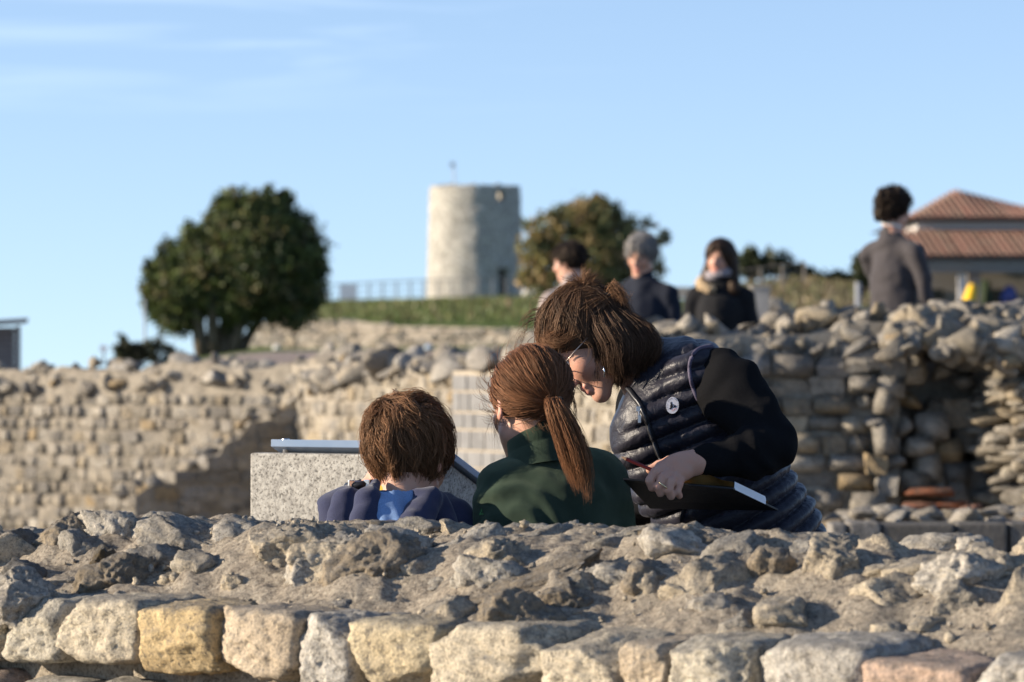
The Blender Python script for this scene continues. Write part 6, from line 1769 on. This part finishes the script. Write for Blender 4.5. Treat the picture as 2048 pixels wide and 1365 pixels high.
    if s:
        c, n = s; n = (n + Vector((-.25, -1.2, .1))).normalized(); up = Vector((.10, 0, 1)); up = (up - n * up.dot(n)).normalized(); rt = up.cross(n)
        if rt.x < 0: rt = -rt
        rx, rz = .0128, .0165
        def pl(a, b, h): return c + rt * a + up * b + n * h
        mb = MB(); k = 40; vs = [pl(rx * math.cos(t * 2 * math.pi / k), rz * math.sin(t * 2 * math.pi / k), h) for h in (-.004, .0012) for t in range(k)]
        mb.add(vs, [tuple(range(k, 2 * k)), tuple(range(k))[::-1]] + [(t, (t + 1) % k, k + (t + 1) % k, k + t) for t in range(k)]); bd = mb.build('badge', plain('badge_white', (.62, .62, .68), .7), ov)
        ink = plain('badge_ink', (.01, .012, .022), .7); red = plain('badge_red', (.42, .02, .02), .7)
        def glyphs(txt, size, fn, mat, name):
            out = MB()
            for i, ch in enumerate(txt):
                if ch == ' ': continue
                cu = bpy.data.curves.new('t', 'FONT'); cu.body = ch; cu.size = size; cu.align_x = 'CENTER'; ob = bpy.data.objects.new('t', cu); COL.objects.link(ob)
                me = bpy.data.meshes.new_from_object(ob.evaluated_get(bpy.context.evaluated_depsgraph_get())); bpy.data.objects.remove(ob)
                a, b, ang = fn(i); ca, sa = math.cos(ang), math.sin(ang)
                out.add([pl(a + ca * q.co.x - sa * q.co.y, b + sa * q.co.x + ca * q.co.y, .0016) for q in me.vertices], [tuple(f.vertices) for f in me.polygons])
            return out.build(name, mat, bd)
        T = 'JUST OVER THE TOP'
        def arc(i): t = math.radians(215 - i * (225 / (len(T) - 1))); return .0098 * math.cos(t), .0128 * math.sin(t), t - math.pi / 2
        glyphs(T, .0038, arc, ink, 'ring_lettering')
        glyphs('JOTT', .0050, lambda i: (.0008 + i * .0028, -.0112 + i * .0011, .38), red, 'red_lettering')
        mb = MB(); fig = [[(-.0062, -.0078), (-.004, -.0085), (-.0012, -.0068), (.0005, -.0035), (-.002, -.002)], [(-.0042, -.0035), (.001, -.004), (.0008, .002), (-.002, .003), (-.0042, .0)], [(-.0038, .0015), (-.0012, .0025), (-.0022, .0070), (-.0036, .0075), (-.0044, .005)], [(.0, -.004), (.0035, -.0045), (.0012, -.001)], [(.0028, -.0035), (.0058, -.0042), (.0082, -.0015), (.0066, .0012), (.0042, .0005), (.0022, .0026), (.0004, .0022), (.0034, -.0008)]]
        for pg in fig: mb.add([pl(a, b, .0016) for a, b in pg], [tuple(range(len(pg)))])
        mb.build('figure_emblem', ink, bd)
    # earring, ring, glasses
    mb = MB(); e0 = PN(1207, 733, 7.362); mb.tube([e0, e0 + np.array([.0012, -.001, -.008]), e0 + np.array([.002, -.001, -.022])], [.0012, .002, .0016], 8); mb.build('earring', plain('silver', (.8, .8, .8), .15, .5, 1.0), root, smooth=True)
    mb = MB(); c = PN(1325, 972, 7.0725); a = nrm(PN(1317, 980, 7.072) - PN(1331, 962, 7.075)); rp = []
    e1 = nrm(np.cross(a, (0, 1, 0))); e2 = np.cross(a, e1)
    for k in range(17): t = 2 * math.pi * k / 16; rp.append(c + (e1 * math.cos(t) + e2 * math.sin(t)) * .0112)
    mb.tube(rp, .0016, 6, caps=False); mb.build('ring', plain('gold', (.75, .6, .35), .2, .5, 1.0), root, smooth=True)
    h = lambda f, s_, u: hp(O, fr, f, s_, u, sc)
    gl = MB()
    for q in (1, -1):
        gl.tube([h(.005, q * .083, .020), h(.06, q * .083, .018), h(.106, q * .066, .014)], .0013, 6)
        gl.tube([h(.108 - .004 * abs(math.cos(t)), q * (.034 + .026 * math.cos(t)), .006 + .019 * math.sin(t)) for t in np.linspace(0, 2 * math.pi, 25)], .0011, 6, caps=False)
    gl.tube([h(.110, .009, .012), h(.113, 0, .015), h(.110, -.009, .012)], .0011, 6); gl.build('glasses', plain('thin_gold_wire', (.55, .45, .38), .3, .5, .8), root, smooth=True)
    # hair
    sp = Scalp(O, fr, sc, .006); K1, K2 = PN(1166, 578, 7.43), PN(1220, 590, 7.41); k1, k2 = sp.local(K1), sp.local(K2)
    n = fib(2600, rng); L = sp.on(n); f, s_, u = L.T / sc
    hairline = (f - .092) * .62 - (u - .052) * .78 < 0
    hairline &= ~((u < .035) & (f > .035)) & ~((u < -.02) & (f > .0))
    L = L[hairline]; L = L[rng.permutation(len(L))]; f, s_, u = L.T / sc
    top = (u > .055 - .35 * f - .25 * np.abs(s_)) & (f > -.045)
    Lt, Lb = L[top][:300], L[(~top) & (f < -.008)][:430]
    toK2 = (Lt[:, 0] < .01 * sc) & (Lt[:, 1] > 0)
    Kt = np.where(toK2[:, None], k2, k1); dist = np.linalg.norm(Lt - Kt, axis=1)
    def gt(p, nn, t, g):
        d = Kt - p; d /= np.maximum(np.linalg.norm(d, axis=1, keepdims=True), 1e-3); return d + np.sin(p @ np.array([[70, 30, 20], [10, 80, 40], [40, 10, 60]])) * .12
    G = sp.guides(Lt, gt, dist * 1.3, 12, rng.uniform(.06, .16, len(Lt)), stop=lambda p: np.linalg.norm(p - Kt, axis=1) < .012)
    St = sp.world(tufts(G, 14, .0048, .45, .0035, rng, .0))
    def gb(p, nn, t, g): return g * 1.0 + np.array([-.25, 0, -.2]) + np.sin(p @ np.array([[60, 30, 30], [20, 90, 40], [30, 20, 80]])) * .22
    Gb = sp.guides(Lb, gb, rng.uniform(.11, .19, len(Lb)), 13, rng.uniform(.05, .22, len(Lb)), gravity_free=lambda p: p[:, 2] / sc < -.03)
    Sb = sp.world(tufts(Gb, 14, .0054, .45, .005, rng))
    zmin = P(0, 758, 7.45).z + rng.normal(size=(len(Sb), 1)) * .008
    zc = np.maximum(Sb[:, :, 2], zmin); Sb[:, :, 2] = zc
    # sheets of long hair: side curtain over the ear, and the fringe swept over the brow
    G3 = []
    for i in range(150):
        t = rng.random(); x0 = 1174 + 110 * t; d = 7.365 + .03 * abs(t - .4) + rng.normal() * .006; xe = 1216 + 88 * t + rng.normal() * 5; ye = 752 + rng.normal() * 9 - (0 if t > .1 else 6)
        G3.append(curve_pts([PN(1190 + 36 * t, 606 + 14 * t, 7.43 - .02 * t), PN(x0 + 6, 645, d + .004), PN(x0 + 28 + 10 * t, 690, d - .008), PN(xe - 4, 728, d + .0), PN(xe + 4, ye, d + .014)], 13))
    S3 = tufts(np.array(G3), 18, .0042, .4, .004, rng, .2)
    G4 = []
    for i in range(95):
        t = rng.random(); y0 = 600 + 40 * t; d = 7.385 + .06 * (1 - t) + rng.normal() * .008
        G4.append(curve_pts([PN(1172 - 4 * t, 584 + 18 * t, 7.43), PN(1124 - 8 * t + 30 * (t > .5), 618 + 36 * t, d + .01), PN(1080 + 26 * t, 662 + 14 * t, d), PN(1082 + 36 * t, 688 + 0 * t + rng.normal() * 5, d - .012), PN(1108 + 46 * t + rng.normal() * 8, 694 - 26 * t + rng.normal() * 6, d - .02)], 13))
    S4 = tufts(np.array(G4), 20, .0042, .3, .0045, rng, .25)
    # tied ends standing up from the two knots, flyaways and the long loose strands over the cheek
    G5 = []
    for i in range(64):
        a = rng.uniform(-1.1, 1.3); ln = rng.uniform(.022, .055); c = K1 + rng.normal(size=3) * .004
        G5.append(curve_pts([c, c + np.array([math.sin(a) * ln * .5, rng.normal() * .006, math.cos(a) * ln * .55]), c + np.array([math.sin(a) * ln * 1.05, rng.normal() * .012, math.cos(a) * ln * .75 + rng.normal() * .006])], 13))
    for i in range(30):
        c = K2 + rng.normal(size=3) * .004; ln = rng.uniform(.02, .05)
        G5.append(curve_pts([c, c + np.array([.25 * ln, -.01, .014 + rng.normal() * .006]), c + np.array([ln * .7, -.012, -.004 + rng.normal() * .012]), c + np.array([ln, -.01 + rng.normal() * .01, -.35 * ln + rng.normal() * .014])], 13))
    S5 = tufts(np.array(G5), 7, .0024, -.1, .003, rng, .2)
    G6 = [curve_pts([PN(1168, 680, 7.37), PN(1184, 690, 7.362), PN(1188, 712, 7.358), PN(1176, 730, 7.358), PN(1168, 737, 7.36)], 13), curve_pts([PN(1160, 684, 7.37), PN(1176, 688, 7.36), PN(1180, 706, 7.358), PN(1170, 722, 7.36)], 13)]
    for i in range(40):
        x = rng.uniform(1250, 1305); G6.append(curve_pts([PN(x - 40, 640, 7.40), PN(x - 10, 672, 7.385), PN(x + 8, 700 + rng.normal() * 8, 7.38), PN(x + rng.normal() * 12, 735, 7.385)], 13))
    for i in range(36):
        a = rng.uniform(1.6, 4.4); c = PN(1180, 665, 7.44); e = c + np.array([math.cos(a) * .118, 0, -math.sin(a) * .10]); t = nrm(np.array([math.sin(a), 0, math.cos(a)])); nn = nrm(e - c)
        G6.append(curve_pts([e - nn * .01, e + nn * .008 + t * .012, e + nn * rng.uniform(.006, .024) + t * .03, e + nn * rng.uniform(.0, .03) + t * .05], 13))
    S6 = tufts(np.array(G6), 3, .0014, .2, .002, rng, .1)
    base = (.11, .060, .035); C = np.concatenate([hair_cols(len(St), 14, base, rng), hair_cols(len(Sb), 14, (.06, .037, .026), rng), hair_cols(len(S3), 18, (.066, .039, .026), rng), hair_cols(len(S4), 20, (.16, .08, .042), rng), hair_cols(len(S5), 7, (.17, .09, .05), rng), hair_cols(len(S6), 3, (.13, .075, .045), rng)])  # coppery fringe and knot ends, dark hanging hair: sunlight put into strand colours
    def fit(S):      # same number of points per strand everywhere
        K = S.shape[1]; t = np.linspace(0, K - 1, 13); i = np.clip(t.astype(int), 0, K - 2); w = (t - i)[None, :, None]; return S[:, i] * (1 - w) + S[:, i + 1] * w
    R = np.concatenate([np.full(len(St), .0006), np.full(len(Sb), .00062), np.full(len(S3), .00056), np.full(len(S4), .0005), np.full(len(S5), .0004), np.full(len(S6), .00032)])
    V, Q = cap_mesh(sp, [((.086, .045), (.60, -.80))], [((-.045, 0, .0), (.06, .07, .07))], grow=.004)
    hr = strands_mesh('hair', np.concatenate([fit(x) for x in (St, Sb, S3, S4, S5, S6)]), R, M_HAIR, root, C, (V, Q, (.06, .035, .022)))
    M_E = cloth('dark_elastic', (.012, .011, .011))
    for K_, tl in ((K1, .3), (K2, -.5)):
        mb = MB(); mb.tube([K_ + np.array([math.cos(t) * .009, math.sin(t) * .009, math.cos(t) * tl * .008 - .001]) for t in np.linspace(0, 2 * math.pi, 17)], .0034, 7, caps=False); mb.build('hair_tie', M_E, hr, smooth=True)
    # ---- folder with its papers, and the pencil: held things
    fo = empty('folder', PN(1400, 995, 7.15)); tag(fo, 'dark folder with yellowed papers held under the bending woman\'s hand', 'folder')
    a, b, c, d = (PN(1246, 960, 7.125), PN(1466, 979, 7.115), PN(1556, 1022, 7.30), PN(1300, 1018, 7.30)); nn = nrm(np.cross(b - a, d - a)); nn = nn if nn[1] > 0 else -nn
    mb = MB(); mb.add([x for x in (a, b, c, d)] + [x + nn * .004 for x in (a, b, c, d)], [(0, 1, 2, 3), (7, 6, 5, 4), (0, 4, 5, 1), (1, 5, 6, 2), (2, 6, 7, 3), (3, 7, 4, 0)]); mb.build('cover', cloth('black_board', (.008, .008, .009), rough=.55, fine=200, spec=.3), fo, bevel=.001)
    pm = plain('yellowed_paper', (.50, .33, .13), .8, .2, var=.1); wp = plain('white_paper', (.72, .74, .78), .7, .2)
    for i in range(6):
        t0, t1 = .50, .985; h = .004 + .0022 * i; n_ = 12; vs = []
        for r_ in (0, 1):
            for k in range(n_ + 1):
                t = t0 + (t1 - t0) * k / n_; bow = .009 * math.exp(-((t - .80 + .01 * i) / .11) ** 2) * (1 - .25 * r_)
                e = a + (b - a) * t; e2 = d + (c - d) * t; p = e + (e2 - e) * (.02 + .80 * r_); vs.append(p + nn * (h * .8) + np.array([0, 0, bow * (.6 + .1 * i) + (.0032 if r_ == 0 else 0)]))
        mb = MB(); mb.add(vs, [(k, k + 1, n_ + 2 + k, n_ + 1 + k) for k in range(n_)]); mb.build('sheet', pm, fo, smooth=True)
    mb = MB(); e0, e1 = b + (c - b) * .05, b + (c - b) * .72; w = np.array([-.004, 0, .0]); mb.add([e0 + np.array([0, -.002, .001]), e1 + np.array([0, -.002, .001]), e1 + np.array([-.002, -.002, .0055]), e0 + np.array([-.002, -.002, .0055])] + [x + nn * .012 for x in (e0, e1, e1 + np.array([-.002, 0, .0055]), e0 + np.array([-.002, 0, .0055]))], [(0, 1, 2, 3), (7, 6, 5, 4), (0, 4, 5, 1), (1, 5, 6, 2), (2, 6, 7, 3), (3, 7, 4, 0)]); mb.build('paper_pad', wp, fo)
    pc = empty('pencil', PN(1275, 930, 7.14)); tag(pc, 'dark red pencil held between the bending woman\'s thumb and finger', 'pencil')
    p0, p1, p2 = PN(1243, 914, 7.135), PN(1252, 918, 7.136), PN(1312, 944, 7.13)
    mb = MB(); mb.tube([p1, p2], .0038, 6); mb.build('barrel', plain('dark_red_paint', (.10, .012, .012), .35, .5), pc)
    mb = MB(); mb.tube([p0, p0 * .3 + p1 * .7, p1], [.0006, .0028, .0037], 8); mb.build('tip', plain('bare_wood', (.35, .22, .13), .7), pc)
woman()

# ------------------------------------------------------------------ the four people behind the right wall
def bystander(label, O, F, U, sc, face_dir, height_top, sh_px, jacket, hair_col, seed, hair='short', d=24.0, arms=None, lean=0.0, trousers=(.03, .032, .04), extras=None):
    rng = np.random.default_rng(seed); fr = head_frame(F, U); fd_ = nrm(np.array([face_dir[0], face_dir[1], 0])); side = np.array([-fd_[1], fd_[0], 0])   # own left
    gz = ground_z(O[0], O[1]); root = empty('person', (O[0] - lean, O[1], gz)); tag(root, label, 'person')
    H = O[2] - gz; k = H / 1.62
    nb = np.array([O[0] - .02 * fd_[0], O[1] - .02 * fd_[1], gz + 1.505 * k]); ch = np.array([O[0] - lean * .4, O[1], gz + 1.28 * k]); pel = np.array([O[0] - lean, O[1], gz + .95 * k])
    sl, sr = nb + side * .17 * k + np.array([0, 0, -.115 * k]), nb - side * .17 * k + np.array([0, 0, -.115 * k])
    if arms is None: arms = [(sl + side * .06 + np.array([0, 0, -.29 * k]), sl + side * .05 + fd_ * .05 + np.array([0, 0, -.53 * k])), (sr - side * .06 + np.array([0, 0, -.29 * k]), sr - side * .05 + fd_ * .05 + np.array([0, 0, -.53 * k]))]
    def ax3(i, c, f): return axis(c[i] - .5, c[i] + .5, c0, f)
    c0 = .022
    hz = min(a[1][2] for a in arms)
    fd = Field(axis(O[0] - .45 - lean, O[0] + .45, .02, [(O[0] - .12, O[0] + .12, .006)]), axis(O[1] - .42, O[1] + .42, .02, [(O[1] - .12, O[1] + .12, .006)]), axis(gz - .02, O[2] + .16, .022, [(O[2] - .14, O[2] + .16, .006), (hz - .17, hz + .03, .010)]))
    head_prims(fd, O, fr, sc, nb)
    fd.cap(nb, ch, .05, .10, .03); fd.cap(ch, pel, .11, .11, .04, side=side, ratio=1.25)
    for s_, (e, w), q in ((sl, arms[0], 1), (sr, arms[1], -1)):
        fd.cap(nb + np.array([0, 0, -.05]), s_, .045, .042, .02); fd.cap(s_, e, .043, .036, .02); fd.cap(e, w, .034, .025, .02); hand_prims(fd, w, nrm(w - e), -side * q, 1.0, .5, q)
    an = []
    for q in (1, -1):
        h = pel + side * q * .09; kn = np.array([h[0], h[1], gz + .5 * k]); a = np.array([h[0], h[1], gz + .075]); an.append((h, kn, a)); fd.cap(h, kn, .085, .055, .04); fd.cap(kn, a, .053, .036, .02); fd.cap(a, a + fd_ * .14 + np.array([0, 0, -.045]), .035, .025, .02)
    field_mesh('body', fd, M_SKIN, root, 1, colf=lambda V: skin_cols(V, O, fr, sc)); add_eyes(root, O, fr, sc)
    fd = Field(np.arange(pel[0] - .32, pel[0] + .32, .02), np.arange(pel[1] - .3, pel[1] + .3, .02), np.arange(gz - .01, pel[2] + .16, .02))
    fd.cap(an[0][0], an[1][0], .12, .12, .03)
    for h, kn, a in an: fd.cap(h, kn, .105, .075, .03); fd.cap(kn, a, .073, .06, .02)
    field_mesh('trousers', fd, cloth('trousers_%d' % seed, trousers), root, 1)
    fd = Field(np.arange(pel[0] - .35, pel[0] + .35, .016), np.arange(pel[1] - .35, pel[1] + .35, .016), np.arange(gz - .016, gz + .14, .016)); shoes(fd, [a for _, _, a in an], fd_); fd.cut((0, 0, gz), (0, 0, -1)); field_mesh('shoes', fd, cloth('shoes_%d' % seed, (.04, .035, .03)), root, 1)
    fd = Field(np.arange(O[0] - .48 - lean, O[0] + .48, .011), np.arange(O[1] - .42, O[1] + .42, .011), np.arange(pel[2] - .16, nb[2] + .1, .011))
    fd.cap(ch + np.array([0, 0, .02]), pel, .125, .135, .04, side=side, ratio=1.3); fd.cap(pel, pel + np.array([0, 0, -.06]), .135, .14, .03, side=side, ratio=1.25)
    fd.cap(nb + np.array([0, 0, -.075]), ch, .07, .115, .04, side=side, ratio=1.25); fd.cap(nb + np.array([0, 0, .015]), nb + np.array([0, 0, -.06]), .064, .075, .02)
    for s_, (e, w) in ((sl, arms[0]), (sr, arms[1])):
        fd.cap(nb + np.array([0, 0, -.055]), s_ * .8 + nb * .2, .05, .055, .05); fd.cap(s_, e, .060, .054, .03); fd.cap(e, w, .052, .036, .02)
    field_mesh('jacket', fd, cloth('jacket_%d' % seed, jacket, sheen=.1), root, 2, disp=lambda V: sm_noise(V, 9, seed) * .010 + np.sin(V[:, 2] * 60 + 4 * sm_noise(V, 5, 2)) * .002)
    sp = Scalp(O, fr, sc, .01)
    if hair == 'long':
        R = np.stack(fr); fd = Field(*[np.arange(O[i] - .26, O[i] + .2, .008) for i in range(3)])
        fd.ell(sp.world(sp.c), sp.r + .016, R, .01); fd.cap(hp(O, fr, -.05, .055, .03), hp(O, fr, .015, .115, -.20), .055, .045, .03); fd.cap(hp(O, fr, -.05, -.055, .03), hp(O, fr, .015, -.115, -.20), .055, .045, .03); fd.cap(hp(O, fr, -.06, 0, 0), hp(O, fr, -.08, 0, -.15), .07, .06, .03)
        fd.ell(hp(O, fr, .10, 0, -.015), np.array([.075, .055, .100]), R, .02, sub=True); V, Q = fd.mesh(2); V = V + vert_normals(V, Q) * (sm_noise(V * np.array([1, 1, .3]), 60, 2) * .006)[:, None]
    else:
        V, Q = cap_mesh(sp, [((.085, .06), (.66, -.74))], [((-.04, 0, .0), (.055, .065, .06))] + ([((-.10, .03, -.02), (.035, .045, .04)), ((-.02, -.05, .115), (.05, .045, .035)), ((.05, .03, .11), (.05, .05, .04)), ((-.08, .0, .10), (.05, .06, .045))] if hair == 'curly' else []), h=.007, grow=.006 if hair != 'curly' else .010, noise_a=.022 if hair == 'curly' else .004)
    n = fib(420, rng); L = sp.on(n); f, s_, u = L.T / sc; L = L[((f - .085) * .66 - (u - .06) * .74 < 0)]
    if hair == 'curly':
        S = []
        for p in sp.world(L):
            nn = nrm(p - sp.world(sp.c)); a = nrm(np.cross(nn, rng.normal(size=3))); b = np.cross(nn, a); r_ = rng.uniform(.008, .016); ph = rng.uniform(0, 6.28)
            S.append([p + nn * (.004 + .036 * t * rng.uniform(.4, 1.2)) + (a * math.cos(ph + t * 8) + b * math.sin(ph + t * 8)) * r_ * t for t in np.linspace(0, 1, 9)])
        S = tufts(np.array(S), 4, .006, .3, .004, rng)
        for _ in range(1):
            E = [hp(O, fr, rng.uniform(-.11, -.07), rng.normal() * .03, rng.uniform(-.05, .0)) for _ in range(60)]
            S2 = [[e + np.array([-fr[0][0], -fr[0][1], -.3]) * .04 * t + rng.normal(size=3) * .004 for t in np.linspace(0, 1, 9)] for e in E]; S = np.concatenate([S, tufts(np.array(S2), 4, .006, .2, .004, rng)])
        rad = .0022
    else:
        def gd(p, nn, t, g): return g + np.array([-.3, 0, 0]) * np.ones((len(p), 1))
        G = sp.guides(L, gd, rng.uniform(.04, .07, len(L)), 9, rng.uniform(.05, .2, len(L))); S = sp.world(tufts(G, 5, .005, .5, .003, rng)); rad = .0016
    strands_mesh('hair', S, rad, M_HAIR, root, hair_cols(len(S), 1, hair_col, rng), (V, Q, tuple(x * .7 for x in hair_col)))
    return root, O, fr, nb, side, fd_, sc

bystander('short dark haired person in a pale mauve coat, half hidden behind the bending woman', PN(1140, 527, 24.0), (-.85, .45, -.12), (0, 0, 1), 1.0, (-.6, .8), 490, None, (.30, .245, .225), (.022, .016, .014), 1, 'short')
r_, O_, fr_, nb_, sd_, fd_, sc_ = bystander('older man with short grey hair and a dark navy pullover, looking down', PN(1283, 512, 23.0), (-.42, -.82, -.38), (-.05, -.3, .95), 1.0, (-.45, -.9), 465, None, (.009, .012, .022), (.25, .24, .23), 2, 'short')
r_, O_, fr_, nb_, sd_, fd_, sc_ = bystander('young woman with long dark hair, fur trimmed collar and grey scarf in a black coat', PN(1440, 521, 25.5), (-.42, -.90, -.06), (.05, 0, 1), 1.0, (-.15, -1), 483, None, (.0085, .0085, .010), (.028, .017, .013), 3, 'long')
def scarf_fur(root, O, fr, nb, side, f):
    c = nb + np.array([0, 0, .025]); fd = Field(*[np.arange(c[i] - .3, c[i] + .3, .008) for i in range(3)])
    pts = [c + (side * math.cos(t) * .085 + f * math.sin(t) * .085) + np.array([0, 0, .012 * math.sin(t * 2)]) for t in np.linspace(0, 2 * math.pi, 15)]
    for a, b in zip(pts[:-1], pts[1:]): fd.cap(a, b, .026, .026, .01)
    V, Q = fd.mesh(2); V = V + vert_normals(V, Q) * (np.sin(V[:, 2] * 260) * .004)[:, None]; link('scarf', mesh_from('scarf', V, Q, cloth('grey_scarf', (.26, .235, .25)), True), root)
    fd = Field(*[np.arange(c[i] - .34, c[i] + .34, .009) for i in range(3)]); c2 = c + np.array([0, 0, -.055])
    pts = [c2 + (side * math.cos(t) * .135 + f * math.sin(t) * .10) + np.array([0, 0, -.05 * math.sin(t)]) for t in np.linspace(math.pi * .62, math.pi + .9, 10)]
    for a, b in zip(pts[:-1], pts[1:]): fd.cap(a, b, .028, .034, .01)
    V, Q = fd.mesh(1); V = V + vert_normals(V, Q) * (sm_noise(V, 70, 1) * .016)[:, None]; link('fur_collar', mesh_from('fur_collar', V, Q, cloth('beige_fur', (.42, .31, .19), fine=120, var=.4), True), root)
scarf_fur(r_, O_, fr_, nb_, sd_, fd_)
O4 = PN(1788, 424, 23.5); k4 = 1.0
e4 = [PN(1738, 560, 23.25), PN(1752, 640, 23.2)]
r_, O_, fr_, nb_, sd_, fd_, sc_ = bystander('man with dark curly hair and grey jacket, his back turned, at the right', O4, (.72, .68, .02), (0, 0, 1), 1.03, (.72, .68), 375, None, (.052, .046, .048), (.020, .014, .012), 4, 'curly', lean=-.0,
    arms=[(PN(1756, 565, 23.75), PN(1775, 650, 23.85)), (PN(1848, 560, 23.35), PN(1862, 655, 23.4))])
def white_collar(root, nb, f):
    c = nb + np.array([0, 0, .05]); mb = MB(); mb.tube([c + np.array([math.cos(t) * .062, math.sin(t) * .062, -.012 * math.cos(t)]) for t in np.linspace(0, 2 * math.pi, 19)], .009, 8, caps=False); mb.build('shirt_collar', cloth('white_cotton', (.7, .67, .62)), root, smooth=True)
white_collar(r_, nb_, fd_)
